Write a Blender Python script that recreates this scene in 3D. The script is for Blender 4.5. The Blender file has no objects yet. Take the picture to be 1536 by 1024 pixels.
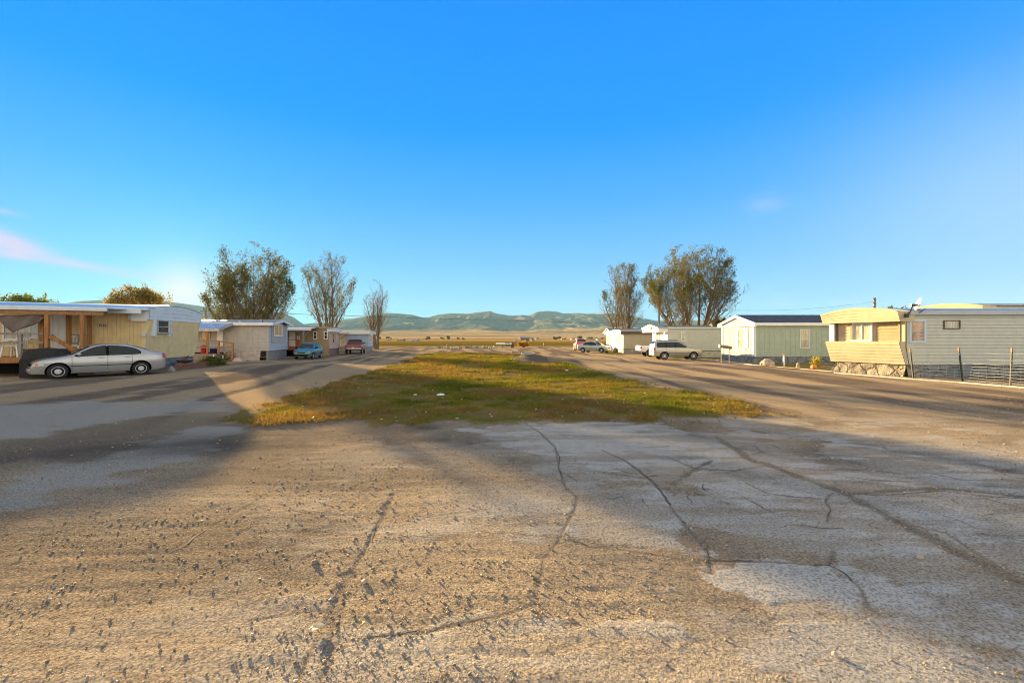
import bpy, bmesh, math, random
import numpy as np
from mathutils import Vector, Matrix, noise as mnoise
R = math.radians
SC = bpy.context.scene
COL = SC.collection

# ------------------------------------------------------------------ camera
F, H, Y0 = 683.0, 1.9, 507.0           # focal length in photo pixels, eye height, horizon row
cam_d = bpy.data.cameras.new('camera')
cam_d.sensor_width = 36.0
cam_d.lens = 36.0 * F / 1536
cam_d.shift_y = -5.0 / 1536
cam_d.clip_start = 0.1
cam_d.clip_end = 40000
cam = bpy.data.objects.new('camera', cam_d)
COL.objects.link(cam)
cam.location = (0, 0, H)
cam.rotation_euler = (R(90), 0, 0)
SC.camera = cam

# ------------------------------------------------------------------ sun, sky, exposure
SUN_AZ, SUN_EL = 37.0, 8.6             # degrees left of the view direction, above the horizon
EXPOSURE = 2.55
sx, sy, sz = -math.sin(R(SUN_AZ)) * math.cos(R(SUN_EL)), math.cos(R(SUN_AZ)) * math.cos(R(SUN_EL)), math.sin(R(SUN_EL))
sun_d = bpy.data.lights.new('sun', 'SUN')
sun_d.energy = 5.0
sun_d.angle = R(0.55)
sun_d.color = (1.0, 0.70, 0.32)
sun = bpy.data.objects.new('sun', sun_d)
COL.objects.link(sun)
sun.rotation_euler = Vector((sx, sy, sz)).to_track_quat('Z', 'Y').to_euler()

SC.view_settings.view_transform = 'Standard'
SC.view_settings.look = 'None'
SC.view_settings.exposure = EXPOSURE
SC.view_settings.gamma = 1
SC.render.engine = 'CYCLES'
SC.cycles.use_denoising = True
SC.cycles.max_bounces = 6
SC.cycles.filter_width = 1.05
SC.cycles.transparent_max_bounces = 12
SC.cycles.sample_clamp_indirect = 6

world = bpy.data.worlds.new('World')
SC.world = world
world.use_nodes = True
wt = world.node_tree
for n in list(wt.nodes):
    wt.nodes.remove(n)

class G:
    """tiny node-graph helper"""
    def __init__(s, tree): s.t = tree
    def n(s, typ, **kw):
        nd = s.t.nodes.new(typ)
        for k, v in kw.items():
            setattr(nd, k, v)
        return nd
    def put(s, sock, v):
        if v is None: return
        if isinstance(v, bpy.types.NodeSocket): s.t.links.new(v, sock)
        else:
            if sock.type == 'RGBA' and len(v) == 3: v = (*v, 1)
            sock.default_value = v
    def math(s, op, a, b=None, c=None, clamp=False):
        nd = s.n('ShaderNodeMath', operation=op, use_clamp=clamp)
        for i, v in enumerate((a, b, c)):
            if v is not None: s.put(nd.inputs[i], v)
        return nd.outputs[0]
    def vmath(s, op, a, b=None, out=0):
        nd = s.n('ShaderNodeVectorMath', operation=op)
        s.put(nd.inputs[0], a)
        if b is not None: s.put(nd.inputs[1], b)
        return nd.outputs[out]
    def mix(s, f, a, b, mode='MIX'):
        nd = s.n('ShaderNodeMix', data_type='RGBA', blend_type=mode)
        s.put(nd.inputs[0], f); s.put(nd.inputs[6], a); s.put(nd.inputs[7], b)
        return nd.outputs[2]
    def ramp(s, f, stops, interp='LINEAR'):
        nd = s.n('ShaderNodeValToRGB')
        cr = nd.color_ramp; cr.interpolation = interp
        while len(cr.elements) < len(stops): cr.elements.new(0.5)
        for e, (p, c) in zip(cr.elements, stops):
            e.position = p
            e.color = (c, c, c, 1) if isinstance(c, (int, float)) else (*c, 1)
        s.put(nd.inputs[0], f)
        return nd.outputs[0]
    def smooth(s, v, a, b):
        nd = s.n('ShaderNodeMapRange', interpolation_type='SMOOTHSTEP')
        s.put(nd.inputs[0], v); nd.inputs[1].default_value = a; nd.inputs[2].default_value = b
        return nd.outputs[0]
    def noise(s, vec, scale, detail=4, rough=0.55, dist=0.0, sc3=None, out=0):
        if sc3 is not None:
            vec = s.vmath('MULTIPLY', vec, sc3)
        nd = s.n('ShaderNodeTexNoise')
        s.put(nd.inputs['Vector'], vec)
        nd.inputs['Scale'].default_value = scale; nd.inputs['Detail'].default_value = detail
        nd.inputs['Roughness'].default_value = rough; nd.inputs['Distortion'].default_value = dist
        return nd.outputs[out]
    def attr(s, name, out='Fac'):
        nd = s.n('ShaderNodeAttribute', attribute_name=name)
        return nd.outputs[out]

g = G(wt)
dvec = g.n('ShaderNodeTexCoord').outputs['Generated']
dvec = g.vmath('NORMALIZE', dvec)
sep = g.n('ShaderNodeSeparateXYZ'); g.put(sep.inputs[0], dvec)
dX, dY, dZ = sep.outputs
sky = g.n('ShaderNodeTexSky', sky_type='NISHITA')
sky.sun_disc = False
sky.sun_elevation = R(SUN_EL)
sky.sun_rotation = R(-SUN_AZ)
sky.altitude = 1400
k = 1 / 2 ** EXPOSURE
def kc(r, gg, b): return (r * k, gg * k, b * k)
el = g.math('ARCSINE', dZ)
elf = g.math('DIVIDE', el, math.pi / 2)
front = g.ramp(elf, [(0.0, kc(.46, .73, .93)), (.035, kc(.36, .68, .95)), (.10, kc(.20, .54, 1.0)), (.18, kc(.075, .42, 1.03)),
                     (.27, kc(.0, .325, 1.05)), (.40, kc(.0, .28, 1.05)), (.52, kc(.2, .36, .8)), (.75, kc(.55, .58, .66))])  # highest stops whitened as added fill from the unseen upper sky
col = g.mix(0.02, front, g.vmath('MULTIPLY', sky.outputs[0], (.0, .10, .12)))
# added fill light: unseen sky behind and overhead of the viewer, brightened
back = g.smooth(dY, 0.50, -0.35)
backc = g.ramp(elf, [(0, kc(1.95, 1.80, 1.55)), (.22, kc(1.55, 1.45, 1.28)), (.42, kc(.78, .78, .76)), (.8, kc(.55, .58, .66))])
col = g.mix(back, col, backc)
# sun glow low in the haze
gz = math.sin(R(4.8)); ga = R(35.8)
gv = Vector((-math.sin(ga) * math.cos(R(4.8)), math.cos(ga) * math.cos(R(4.8)), gz)).normalized()
dt = g.vmath('DOT_PRODUCT', dvec, tuple(gv), out=1)
ang = g.math('ARCCOSINE', g.math('MINIMUM', dt, 1.0))
g1 = g.math('POWER', 2.718, g.math('MULTIPLY', g.math('POWER', g.math('DIVIDE', ang, R(2.8)), 2.0), -1.0))
g2 = g.math('POWER', 2.718, g.math('MULTIPLY', g.math('DIVIDE', ang, R(3.4)), -1.0))
lowc = g.smooth(dZ, 0.30, 0.02)
glow = g.math('MULTIPLY', g.math('ADD', g.math('MULTIPLY', g1, .50), g.math('MULTIPLY', g2, .38)), lowc, clamp=True)
col = g.mix(glow, col, kc(1.15, 1.0, .86))
# thin pinkish wisps low on the left, pale veil low on the right
az = g.math('ARCTAN2', dX, dY)
cmb = g.n('ShaderNodeCombineXYZ'); g.put(cmb.inputs[0], g.math('MULTIPLY', az, 1.0)); g.put(cmb.inputs[1], g.math('MULTIPLY', el, 5.0))
wn = g.noise(cmb.outputs[0], 5.0, 5, .55, .4)
def blob(ac, aw, ec, ew, tilt=0.0):
    da = g.math('SUBTRACT', az, R(ac))
    de = g.math('SUBTRACT', g.math('SUBTRACT', el, R(ec)), g.math('MULTIPLY', da, tilt))
    q = g.math('ADD', g.math('POWER', g.math('ABSOLUTE', g.math('DIVIDE', da, R(aw))), 2.0), g.math('POWER', g.math('ABSOLUTE', g.math('DIVIDE', de, R(ew))), 2.0))
    return g.math('POWER', 2.718, g.math('MULTIPLY', q, -1.0))
wisp = g.math('ADD', blob(-44.5, 5.5, 6.7, .42, -.10), g.math('MULTIPLY', blob(-48, 2.6, 8.1, .75, -.32), 1.1))
wisp = g.math('ADD', wisp, g.math('MULTIPLY', blob(-49, 1.6, 10.6, .25, -.1), .5))
wm = g.math('MULTIPLY', g.math('MINIMUM', wisp, 1.0), g.smooth(wn, .26, .55), clamp=True)
col = g.mix(g.math('MULTIPLY', wm, .85), col, kc(.80, .68, .92))
wisp2 = g.math('ADD', blob(33, 3.5, 3.9, .5, -.1), g.math('MULTIPLY', blob(29, 2.0, 14.5, 1.0), .35))
wm2 = g.math('MULTIPLY', wisp2, g.smooth(wn, .35, .65), clamp=True)
col = g.mix(g.math('MULTIPLY', wm2, .5), col, kc(.88, .80, .90))
veil = g.math('ADD', blob(50, 14, 12, 9), g.math('MULTIPLY', blob(47, 8, 3.0, 1.7), .9), clamp=True)
col = g.mix(g.math('MULTIPLY', veil, .42), col, kc(.62, .82, .98))
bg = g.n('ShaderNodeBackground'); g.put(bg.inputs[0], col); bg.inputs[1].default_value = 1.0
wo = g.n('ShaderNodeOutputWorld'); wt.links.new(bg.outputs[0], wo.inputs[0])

# ------------------------------------------------------------------ helpers
def px(x, y, g_=0.0):
    """ground point (height g_) seen at photo pixel x,y"""
    Y = F * (H - g_) / (y - Y0)
    return Vector(((x - 768) / F * Y, Y, g_))
def at(x, y, Y):
    return Vector(((x - 768) / F * Y, Y, H + (Y0 - y) * Y / F))

_h = lambda n: n & 0xffffffff
def hash2(ix, iy, seed):
    n = _h(ix.astype(np.int64) * 374761393 + iy.astype(np.int64) * 668265263 + seed * 974634777)
    n = _h((n ^ (n >> 13)) * 1274126177)
    n = _h((n ^ (n >> 15)) * 2246822519)
    return ((n ^ (n >> 16)) & 0xffff) / 65535.0
def vnoise(x, y, seed=0):
    ix = np.floor(x); iy = np.floor(y); fx = x - ix; fy = y - iy
    u = fx * fx * fx * (fx * (fx * 6 - 15) + 10); v = fy * fy * fy * (fy * (fy * 6 - 15) + 10)
    a = hash2(ix, iy, seed); b = hash2(ix + 1, iy, seed); c = hash2(ix, iy + 1, seed); d = hash2(ix + 1, iy + 1, seed)
    return (a * (1 - u) + b * u) * (1 - v) + (c * (1 - u) + d * u) * v
def fbm(x, y, seed=0, oct=4, gain=.5):
    s = 0; a = 1; t = 0
    for i in range(oct):
        s = s + a * vnoise(x * 2 ** i + 17.3 * i, y * 2 ** i - 9.1 * i, seed + i); t += a; a *= gain
    return s / t
def sstep(v, a, b):
    t = np.clip((v - a) / (b - a), 0, 1); return t * t * (3 - 2 * t)
def poly_sd(x, y, pts):
    """signed distance to polygon, positive inside"""
    d = np.full(x.shape, 1e9); ins = np.zeros(x.shape, bool)
    n = len(pts)
    for i in range(n):
        ax, ay = pts[i][0], pts[i][1]; bx, by = pts[(i + 1) % n][0], pts[(i + 1) % n][1]
        ex, ey = bx - ax, by - ay
        t = np.clip(((x - ax) * ex + (y - ay) * ey) / (ex * ex + ey * ey + 1e-12), 0, 1)
        d = np.minimum(d, np.hypot(x - ax - t * ex, y - ay - t * ey))
        c = (ay > y) != (by > y)
        xi = ax + (y - ay) / (by - ay + 1e-12) * ex
        ins ^= c & (x < xi)
    return np.where(ins, d, -d)
def line_d(x, y, pts):
    d = np.full(x.shape, 1e9)
    for a, b in zip(pts[:-1], pts[1:]):
        ex, ey = b[0] - a[0], b[1] - a[1]
        t = np.clip(((x - a[0]) * ex + (y - a[1]) * ey) / (ex * ex + ey * ey + 1e-12), 0, 1)
        d = np.minimum(d, np.hypot(x - a[0] - t * ex, y - a[1] - t * ey))
    return d

def np_mesh(name, V, Fc, mats=(), smooth=False):
    """V (n,3) array, Fc (m,k) int array"""
    me = bpy.data.meshes.new(name)
    n, (m, kk) = len(V), Fc.shape
    me.vertices.add(n); me.vertices.foreach_set('co', np.asarray(V, np.float32).ravel())
    me.loops.add(m * kk); me.loops.foreach_set('vertex_index', Fc.astype(np.int32).ravel())
    me.polygons.add(m)
    me.polygons.foreach_set('loop_start', (np.arange(m) * kk).astype(np.int32))
    me.polygons.foreach_set('loop_total', np.full(m, kk, np.int32))
    if smooth: me.polygons.foreach_set('use_smooth', np.ones(m, bool))
    me.update(calc_edges=True)
    for mt in mats: me.materials.append(mt)
    return me
def fattr(me, name, arr):
    a = me.attributes.new(name, 'FLOAT', 'POINT'); a.data.foreach_set('value', np.asarray(arr, np.float32).ravel())
def link(name, me, parent=None):
    o = bpy.data.objects.new(name, me); COL.objects.link(o); o.parent = parent; return o
def tag(o, label=None, cat=None, group=None, kind=None):
    if label: o['label'] = label
    if cat: o['category'] = cat
    if group: o['group'] = group
    if kind: o['kind'] = kind
    return o

# ------------------------------------------------------------------ terrain
def gz_np(X, Y):
    z = .26 * sstep(-X, 8.5, 14) * (1 - sstep(Y, 27, 42))
    z = z + .62 * np.exp(-((X - 1.3) / 1.5) ** 2 - ((Y - 36) / 2.0) ** 2) + .30 * np.exp(-((X - 3.9) / 1.9) ** 2 - ((Y - 35.3) / 1.6) ** 2)
    return z
def gz(x, y):
    return float(gz_np(np.array([float(x)]), np.array([float(y)]))[0])

def P2(lst): return [tuple(px(*q)[:2]) for q in lst]
LAWN = P2([(345, 631), (390, 634), (470, 635), (560, 636), (640, 637), (750, 637), (830, 634), (930, 632), (1050, 629), (1130, 626), (1175, 619),
           (1120, 609), (1085, 600), (1015, 586), (960, 575), (915, 563), (870, 551), (835, 541), (800, 533), (700, 530), (640, 531), (618, 540), (590, 549), (520, 571), (450, 590), (390, 609)])
VERGES = [P2(q) for q in ([(556, 525), (575, 526.5), (604, 520), (640, 518.5), (560, 518.5)], [(1003, 538), (1080, 540), (1080, 536.5), (1003, 534.5)], [(1131, 549), (1250, 557), (1252, 549), (1131, 545)], [(905, 531), (935, 533), (935, 528), (905, 526)])]
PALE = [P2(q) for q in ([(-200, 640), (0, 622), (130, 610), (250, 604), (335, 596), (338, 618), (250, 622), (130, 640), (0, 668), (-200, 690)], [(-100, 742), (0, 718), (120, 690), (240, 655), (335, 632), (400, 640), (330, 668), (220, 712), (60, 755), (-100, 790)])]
SLABS = [P2(q) for q in (
    [(690, 643), (780, 635), (985, 633), (1075, 662), (1128, 690), (1060, 699), (1010, 712), (900, 706), (840, 700), (770, 672)],
    [(1165, 690), (1270, 698), (1400, 732), (1280, 737), (1200, 716)],
    [(1240, 655), (1330, 672), (1475, 702), (1536, 742), (1500, 744), (1330, 704), (1240, 682)],
    [(1350, 768), (1440, 764), (1536, 800), (1700, 860), (1650, 900), (1450, 830), (1372, 792)],
    [(1045, 700), (1240, 742), (1330, 775), (1450, 842), (1400, 850), (1250, 800), (1130, 770), (1040, 725)],
    [(870, 725), (1000, 735), (1035, 800), (1060, 838), (940, 822), (850, 800)],
    [(1250, 830), (1350, 870), (1500, 900), (1600, 1000), (1330, 925), (1295, 885), (1250, 850)],
    [(1060, 850), (1240, 850), (1300, 925), (1200, 935), (1080, 900)],
)]
JOINTS = [(P2([(1148, 695), (1268, 740), (1343, 780), (1478, 847), (1700, 960)]), .10),
          (P2([(1075, 655), (1128, 690), (1160, 700)]), .09),
          (P2([(480, 1040), (515, 880), (545, 830), (575, 775), (588, 742)]), .05),
          (P2([(1008, 725), (1040, 705), (1068, 690)]), .05),
          (P2([(1268, 740), (1408, 732), (1560, 747)]), .06)]
CRACKS = [P2(q) for q in (
    [(440, 1040), (462, 985), (482, 950), (492, 925), (516, 880)], [(545, 830), (560, 800), (577, 772), (590, 742)],
    [(370, 932), (430, 922), (465, 917), (492, 919)], [(520, 962), (555, 957), (600, 952), (640, 948), (680, 938), (745, 925), (806, 906)],
    [(806, 906), (803, 890), (812, 862), (816, 838), (800, 829)], [(768, 800), (806, 804), (843, 807), (890, 820), (943, 825), (1020, 839), (1068, 840), (1148, 842), (1243, 847), (1250, 827)],
    [(816, 838), (838, 810), (850, 785), (863, 760), (866, 745), (848, 730), (838, 700), (833, 670), (812, 650), (788, 635)],
    [(1243, 847), (1270, 862), (1293, 885), (1298, 900), (1307, 915)], [(1240, 782), (1246, 765), (1238, 750), (1250, 738)],
    [(903, 675), (940, 692), (963, 710), (990, 735), (1010, 765), (1038, 800), (1062, 830), (1068, 860)],
    [(410, 735), (380, 752), (350, 770), (300, 800), (230, 842)], [(365, 755), (420, 762), (470, 770), (530, 772), (577, 776)],
    [(420, 843), (455, 838), (480, 826), (500, 828), (545, 830)], [(577, 772), (640, 776), (700, 768), (735, 763)],
    [(1268, 740), (1330, 742), (1408, 736), (1480, 744), (1540, 748)], [(1130, 770), (1180, 765), (1245, 772)], [(1343, 780), (1420, 800), (1490, 846), (1536, 862)],
    [(720, 795), (735, 800), (768, 800)], [(1000, 685), (1040, 702), (1100, 706), (1150, 698)], [(870, 705), (960, 716), (1010, 712)], [(1068, 860), (1040, 850), (1020, 839)],
    [(1268, 715), (1310, 720), (1365, 722)], [(1150, 698), (1230, 705), (1300, 704), (1360, 712)], [(1120, 725), (1150, 740), (1200, 746), (1248, 750)],
)]

def build_ground():
    fx = np.concatenate([-(6 + np.cumsum(.022 * 1.045 ** np.arange(0, 300)))[::-1], np.arange(-6, 6.001, .02), 6 + np.cumsum(.022 * 1.045 ** np.arange(0, 300))])
    fx = fx[np.abs(fx) < 11000]
    ys = [-30.0, -10, -3, -1, 0, .6, 1.2, 1.8]
    y = 2.2; ys.append(y)
    while y < 9500:
        y *= (1.0055 if y < 14 else 1.009 if y < 70 else 1.03); ys.append(y)
    ys = np.array(ys)
    X, Y = np.meshgrid(fx, ys)
    near = (Y < 70) & (np.abs(X) < 60)
    Z = gz_np(X, Y)
    lawn = np.full(X.shape, -99.0); lawn[near] = poly_sd(X[near], Y[near], LAWN)
    for q in VERGES: lawn[near] = np.maximum(lawn[near], poly_sd(X[near], Y[near], q) - .1)
    mnd = np.exp(-((X - 1.5) / 1.7) ** 2 - ((Y - 35.6) / 1.9) ** 2) + .8 * np.exp(-((X - 3.9) / 2.0) ** 2 - ((Y - 35.0) / 1.5) ** 2)
    lawn = np.where(near, lawn - 1.6 * sstep(mnd, .3, .6), lawn)
    lw = sstep(lawn + (fbm(X * 1.7, Y * 1.7, 5, 5) - .5) * 1.7, -.12, .35)
    lw = lw * (1 - sstep(mnd, .28, .5))
    # concrete slabs
    n2 = (Y < 22) & (np.abs(X) < 24) & (Y > 1)
    sd = np.full(X.shape, -9.0)
    for s in SLABS:
        sd[n2] = np.maximum(sd[n2], poly_sd(X[n2], Y[n2], s))
    edge = (fbm(X * 3, Y * 3, 21, 6, .62) - .5) * .75
    conc = sstep(sd + edge, -.03, .05)
    drift = fbm(X * .9 + 5, Y * 3.2, 23, 6, .6)
    conc = conc * (.45 + .55 * (1 - sstep(drift, .47, .56)))
    # large worn area of pavement showing through the gravel
    area = sstep(X + .12 * Y, -4.5, 2.5) * (1 - sstep(Y, 9.6, 11.5)) * .9
    blot = fbm(X * .55 + 3, Y * .8, 31, 5, .55)
    conc2 = sstep(blot + .10 * area + .22 * (fbm(X * 5, Y * 7, 33, 6, .65) - .5), .53, .60) * area * (.4 + .6 * (1 - sstep(drift, .44, .58)))
    jd = np.full(X.shape, 0.0)
    for pts, w in JOINTS:
        d = line_d(X[n2], Y[n2], pts)
        wob = w * (.6 + .8 * fbm(X[n2] * 3, Y[n2] * 3, 41, 3))
        jd[n2] = np.maximum(jd[n2], (1 - sstep(d + .10 * (fbm(X[n2] * 9, Y[n2] * 9, 42, 4) - .5), wob * .3, wob * 1.1)) * (.45 + .55 * fbm(X[n2] * 2, Y[n2] * 2, 44, 3)))
    cd = np.full(X.shape, 0.0)
    for pts in CRACKS:
        d = line_d(X[n2], Y[n2], pts)
        wob = .07 * (fbm(X[n2] * 2.5, Y[n2] * 2.5, 43, 3))
        cd[n2] = np.maximum(cd[n2], 1 - sstep(d, wob * .15, wob * .4 + .010))
    conc = np.maximum(conc, conc2 * .8)
    conc = conc * (1 - jd) * (1 - .7 * cd) * (1 - lw)
    rough = 1 - conc
    nearm = np.exp(-np.maximum(Y - 4, 0) / 14)
    h = (fbm(X * 14, Y * 14, 51, 3) - .5) * .009 * sstep(fbm(X * 1.1, Y * 1.5, 56, 4), .42, .66) + (fbm(X * 2.2, Y * 3.2, 52, 4) - .5) * .012
    Z = Z + h * (.25 + .75 * rough) * np.where(near, 1, 0) * (.35 + .65 * nearm)
    # streaky drag marks, stretched sideways
    Z = Z + (fbm(X * 1.2, Y * 7, 53, 3) - .5) * .014 * rough * nearm * np.where(near, 1, 0)
    Z = Z + .005 * conc - .008 * jd - .003 * cd
    offl = (1 - lw) * sstep(Y, 9.5, 13) * (1 - sstep(Y, 70, 100))
    xw_ = X + .16 * Y * (X < 0) + (fbm(X * .2, Y * .06, 57, 3) - .5) * 2.5
    trk = fbm(xw_ * 1.15, Y * .05, 58, 5, .6)
    Z = Z + (trk - .5) * .05 * offl
    Z = Z + .035 * lw * (.5 + fbm(X * 1.1, Y * 1.1, 55, 4))
    # wheel ruts along the two roads
    dark = sstep(fbm(X * .35, Y * .5, 61, 4), .45, .62)
    pit = np.exp(-((X + 5.6) / 1.9) ** 2 - ((Y - 8.2) / .8) ** 2) * 1.0 + np.exp(-((X + 5.6) / 1.5) ** 2 - ((Y - 10.8) / .5) ** 2) * .8 + np.exp(-((X + 7.8) / 1.2) ** 2 - ((Y - 7.3) / .7) ** 2) * .8
    pit = np.clip(pit * (.5 + fbm(X * 1.2, Y * 2, 63, 4)), 0, 1)
    stain = np.zeros(X.shape)
    for (sx_, sy_, wx_, wy_) in ((775, 691, .5, .22), (1045, 650, .45, .5), (645, 640, .35, .25), (700, 660, .9, .4)):
        c_ = px(sx_, sy_); stain = np.maximum(stain, np.exp(-((X - c_.x) / wx_) ** 2 - ((Y - c_.y) / wy_) ** 2))
    pit = np.maximum(pit, .55 * sstep(mnd, .25, .7))
    pit = np.maximum(pit, np.clip(stain * 1.3 * fbm(X * 4, Y * 4, 64, 4) - .1, 0, .9))
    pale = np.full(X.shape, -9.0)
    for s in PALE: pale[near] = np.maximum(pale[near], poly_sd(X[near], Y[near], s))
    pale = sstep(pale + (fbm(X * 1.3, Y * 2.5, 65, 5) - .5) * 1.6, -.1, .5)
    Z = Z - .02 * pit
    ny, nx = X.shape
    idx = np.arange(ny * nx).reshape(ny, nx)
    Fc = np.stack([idx[:-1, :-1], idx[:-1, 1:], idx[1:, 1:], idx[1:, :-1]], -1).reshape(-1, 4)
    V = np.stack([X, Y, Z], -1).reshape(-1, 3)
    me = np_mesh('ground', V, Fc, [mat_ground()], True)
    for nme, a in (('lawn', lw), ('conc', conc), ('joint', np.maximum(jd * .85, cd * .5)), ('dark', dark), ('pit', pit), ('pale', pale), ('track', trk * (1 - sstep(Y, 90, 120)) * (lw < .5) + .5 * sstep(Y, 90, 120))):
        fattr(me, nme, a)
    return tag(link('ground', me), kind='structure')

def mat_new(name):
    m = bpy.data.materials.new(name); m.use_nodes = True
    t = m.node_tree
    for n in list(t.nodes): t.nodes.remove(n)
    gg = G(t)
    b = gg.n('ShaderNodeBsdfPrincipled'); o = gg.n('ShaderNodeOutputMaterial')
    t.links.new(b.outputs[0], o.inputs[0])
    return m, gg, b, o

def mat_ground():
    m, g, b, o = mat_new('ground_dirt_concrete_grass')
    pos = g.n('ShaderNodeNewGeometry').outputs['Position']
    sp = g.n('ShaderNodeSeparateXYZ'); g.put(sp.inputs[0], pos)
    Yc = sp.outputs[1]; Xc = sp.outputs[0]
    lawn, conc, joint, dark, pit = [g.attr(a) for a in ('lawn', 'conc', 'joint', 'dark', 'pit')]
    n1 = g.noise(pos, .8, 5, .6)
    n2 = g.noise(pos, 14, 5, .65)
    n3 = g.noise(pos, 1.0, 5, .6, .3, sc3=(1.0, 4.5, 1.0))
    sp1 = g.noise(pos, 70, 3, .7)
    dirt = g.mix(n3, (.215, .168, .115), (.445, .355, .24))
    dirt = g.mix(g.math('MULTIPLY', g.smooth(n1, .45, .7), .5), dirt, (.17, .13, .095))
    dirt = g.mix(g.smooth(n2, .50, .72), dirt, (.125, .098, .074))
    dirt = g.mix(g.math('MULTIPLY', g.smooth(sp1, .55, .75), .6), dirt, (.44, .36, .265))
    dirt = g.mix(g.math('MULTIPLY', dark, .55), dirt, (.095, .08, .065))
    trk = g.attr('track'); tk = g.smooth(trk, .40, .62)
    dirt = g.mix(g.math('MULTIPLY', g.math('MULTIPLY', tk, g.smooth(Yc, 9, 14)), .6), dirt, (.39, .28, .16))
    dirt = g.mix(g.math('MULTIPLY', g.math('MULTIPLY', g.smooth(trk, .50, .36), g.smooth(Yc, 9, 14)), .42), dirt, (.10, .068, .052))
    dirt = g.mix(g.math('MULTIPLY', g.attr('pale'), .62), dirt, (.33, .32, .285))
    grit = g.noise(pos, 45, 5, .75)
    concc = g.mix(g.noise(pos, 2.2, 6, .65), (.345, .33, .295), (.53, .495, .43))
    trk = g.attr('track'); tk = g.smooth(trk, .40, .62)
    dirt = g.mix(g.math('MULTIPLY', g.math('MULTIPLY', tk, g.smooth(Yc, 9, 14)), .6), dirt, (.39, .28, .16))
    dirt = g.mix(g.math('MULTIPLY', g.math('MULTIPLY', g.smooth(trk, .50, .36), g.smooth(Yc, 9, 14)), .42), dirt, (.10, .068, .052))
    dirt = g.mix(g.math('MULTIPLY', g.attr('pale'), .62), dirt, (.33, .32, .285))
    grit = g.noise(pos, 45, 5, .75)
    concc = g.mix(g.math('MULTIPLY', g.smooth(g.noise(pos, 22, 4, .7), .52, .75), .55), concc, (.15, .13, .108))
    concc = g.mix(g.math('MULTIPLY', g.smooth(g.noise(pos, 1.3, 6, .7, .4, sc3=(.6, 2.2, 1)), .50, .66), .6), concc, dirt)
    c = g.mix(conc, dirt, concc)
    c = g.mix(g.math('MULTIPLY', g.smooth(grit, .49, .57), .55), c, (.075, .062, .048))
    c = g.mix(g.math('MULTIPLY', g.smooth(grit, .47, .39), .38), c, (.50, .42, .31))
    c = g.mix(g.math('MULTIPLY', joint, .65), c, (.115, .10, .085))
    c = g.mix(g.math('MULTIPLY', pit, .8), c, (.075, .068, .062))
    soil = g.mix(g.smooth(g.noise(pos, .9, 5, .6), .42, .6), (.17, .12, .05), (.12, .11, .022))
    c = g.mix(lawn, c, soil)
    # road shoulders and far fields: warm dry grass strips beyond the yard
    far1 = g.smooth(Yc, 92, 118)
    xw = g.math('ADD', Yc, g.math('MULTIPLY', g.noise(pos, .02, 3), 60))
    fn = g.noise(pos, .02, 6, .6, 0, sc3=(.5, 2.0, 1))
    field = g.mix(g.smooth(fn, .42, .58), (.085, .075, .012), (.19, .125, .024))
    field = g.mix(g.smooth(xw, 230, 330), field, g.mix(g.smooth(g.noise(pos, .004, 6, .6, 0, sc3=(.4, 2.4, 1)), .42, .58), (.22, .145, .045), (.37, .235, .085)))
    c = g.mix(far1, c, field)
    # green sward on the outer side of the roads further back
    g.put(b.inputs['Base Color'], c)
    b.inputs['Roughness'].default_value = .93
    b.inputs['Specular IOR Level'].default_value = .0
    hb = g.math('ADD', g.math('MULTIPLY', n2, .6), g.math('MULTIPLY', sp1, .4))
    hb = g.math('ADD', hb, g.math('MULTIPLY', g.noise(pos, 32, 3, .7), .45))
    bp = g.n('ShaderNodeBump'); bp.inputs['Distance'].default_value = .034
    g.put(bp.inputs['Height'], hb)
    g.put(bp.inputs['Strength'], g.math('MULTIPLY', g.math('SUBTRACT', .9, g.math('MULTIPLY', conc, .5)), g.math('ADD', .12, g.math('MULTIPLY', g.smooth(Yc, 90, 12), .88))))
    g.put(b.inputs['Normal'], bp.outputs[0])
    return m
ground = build_ground()

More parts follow.
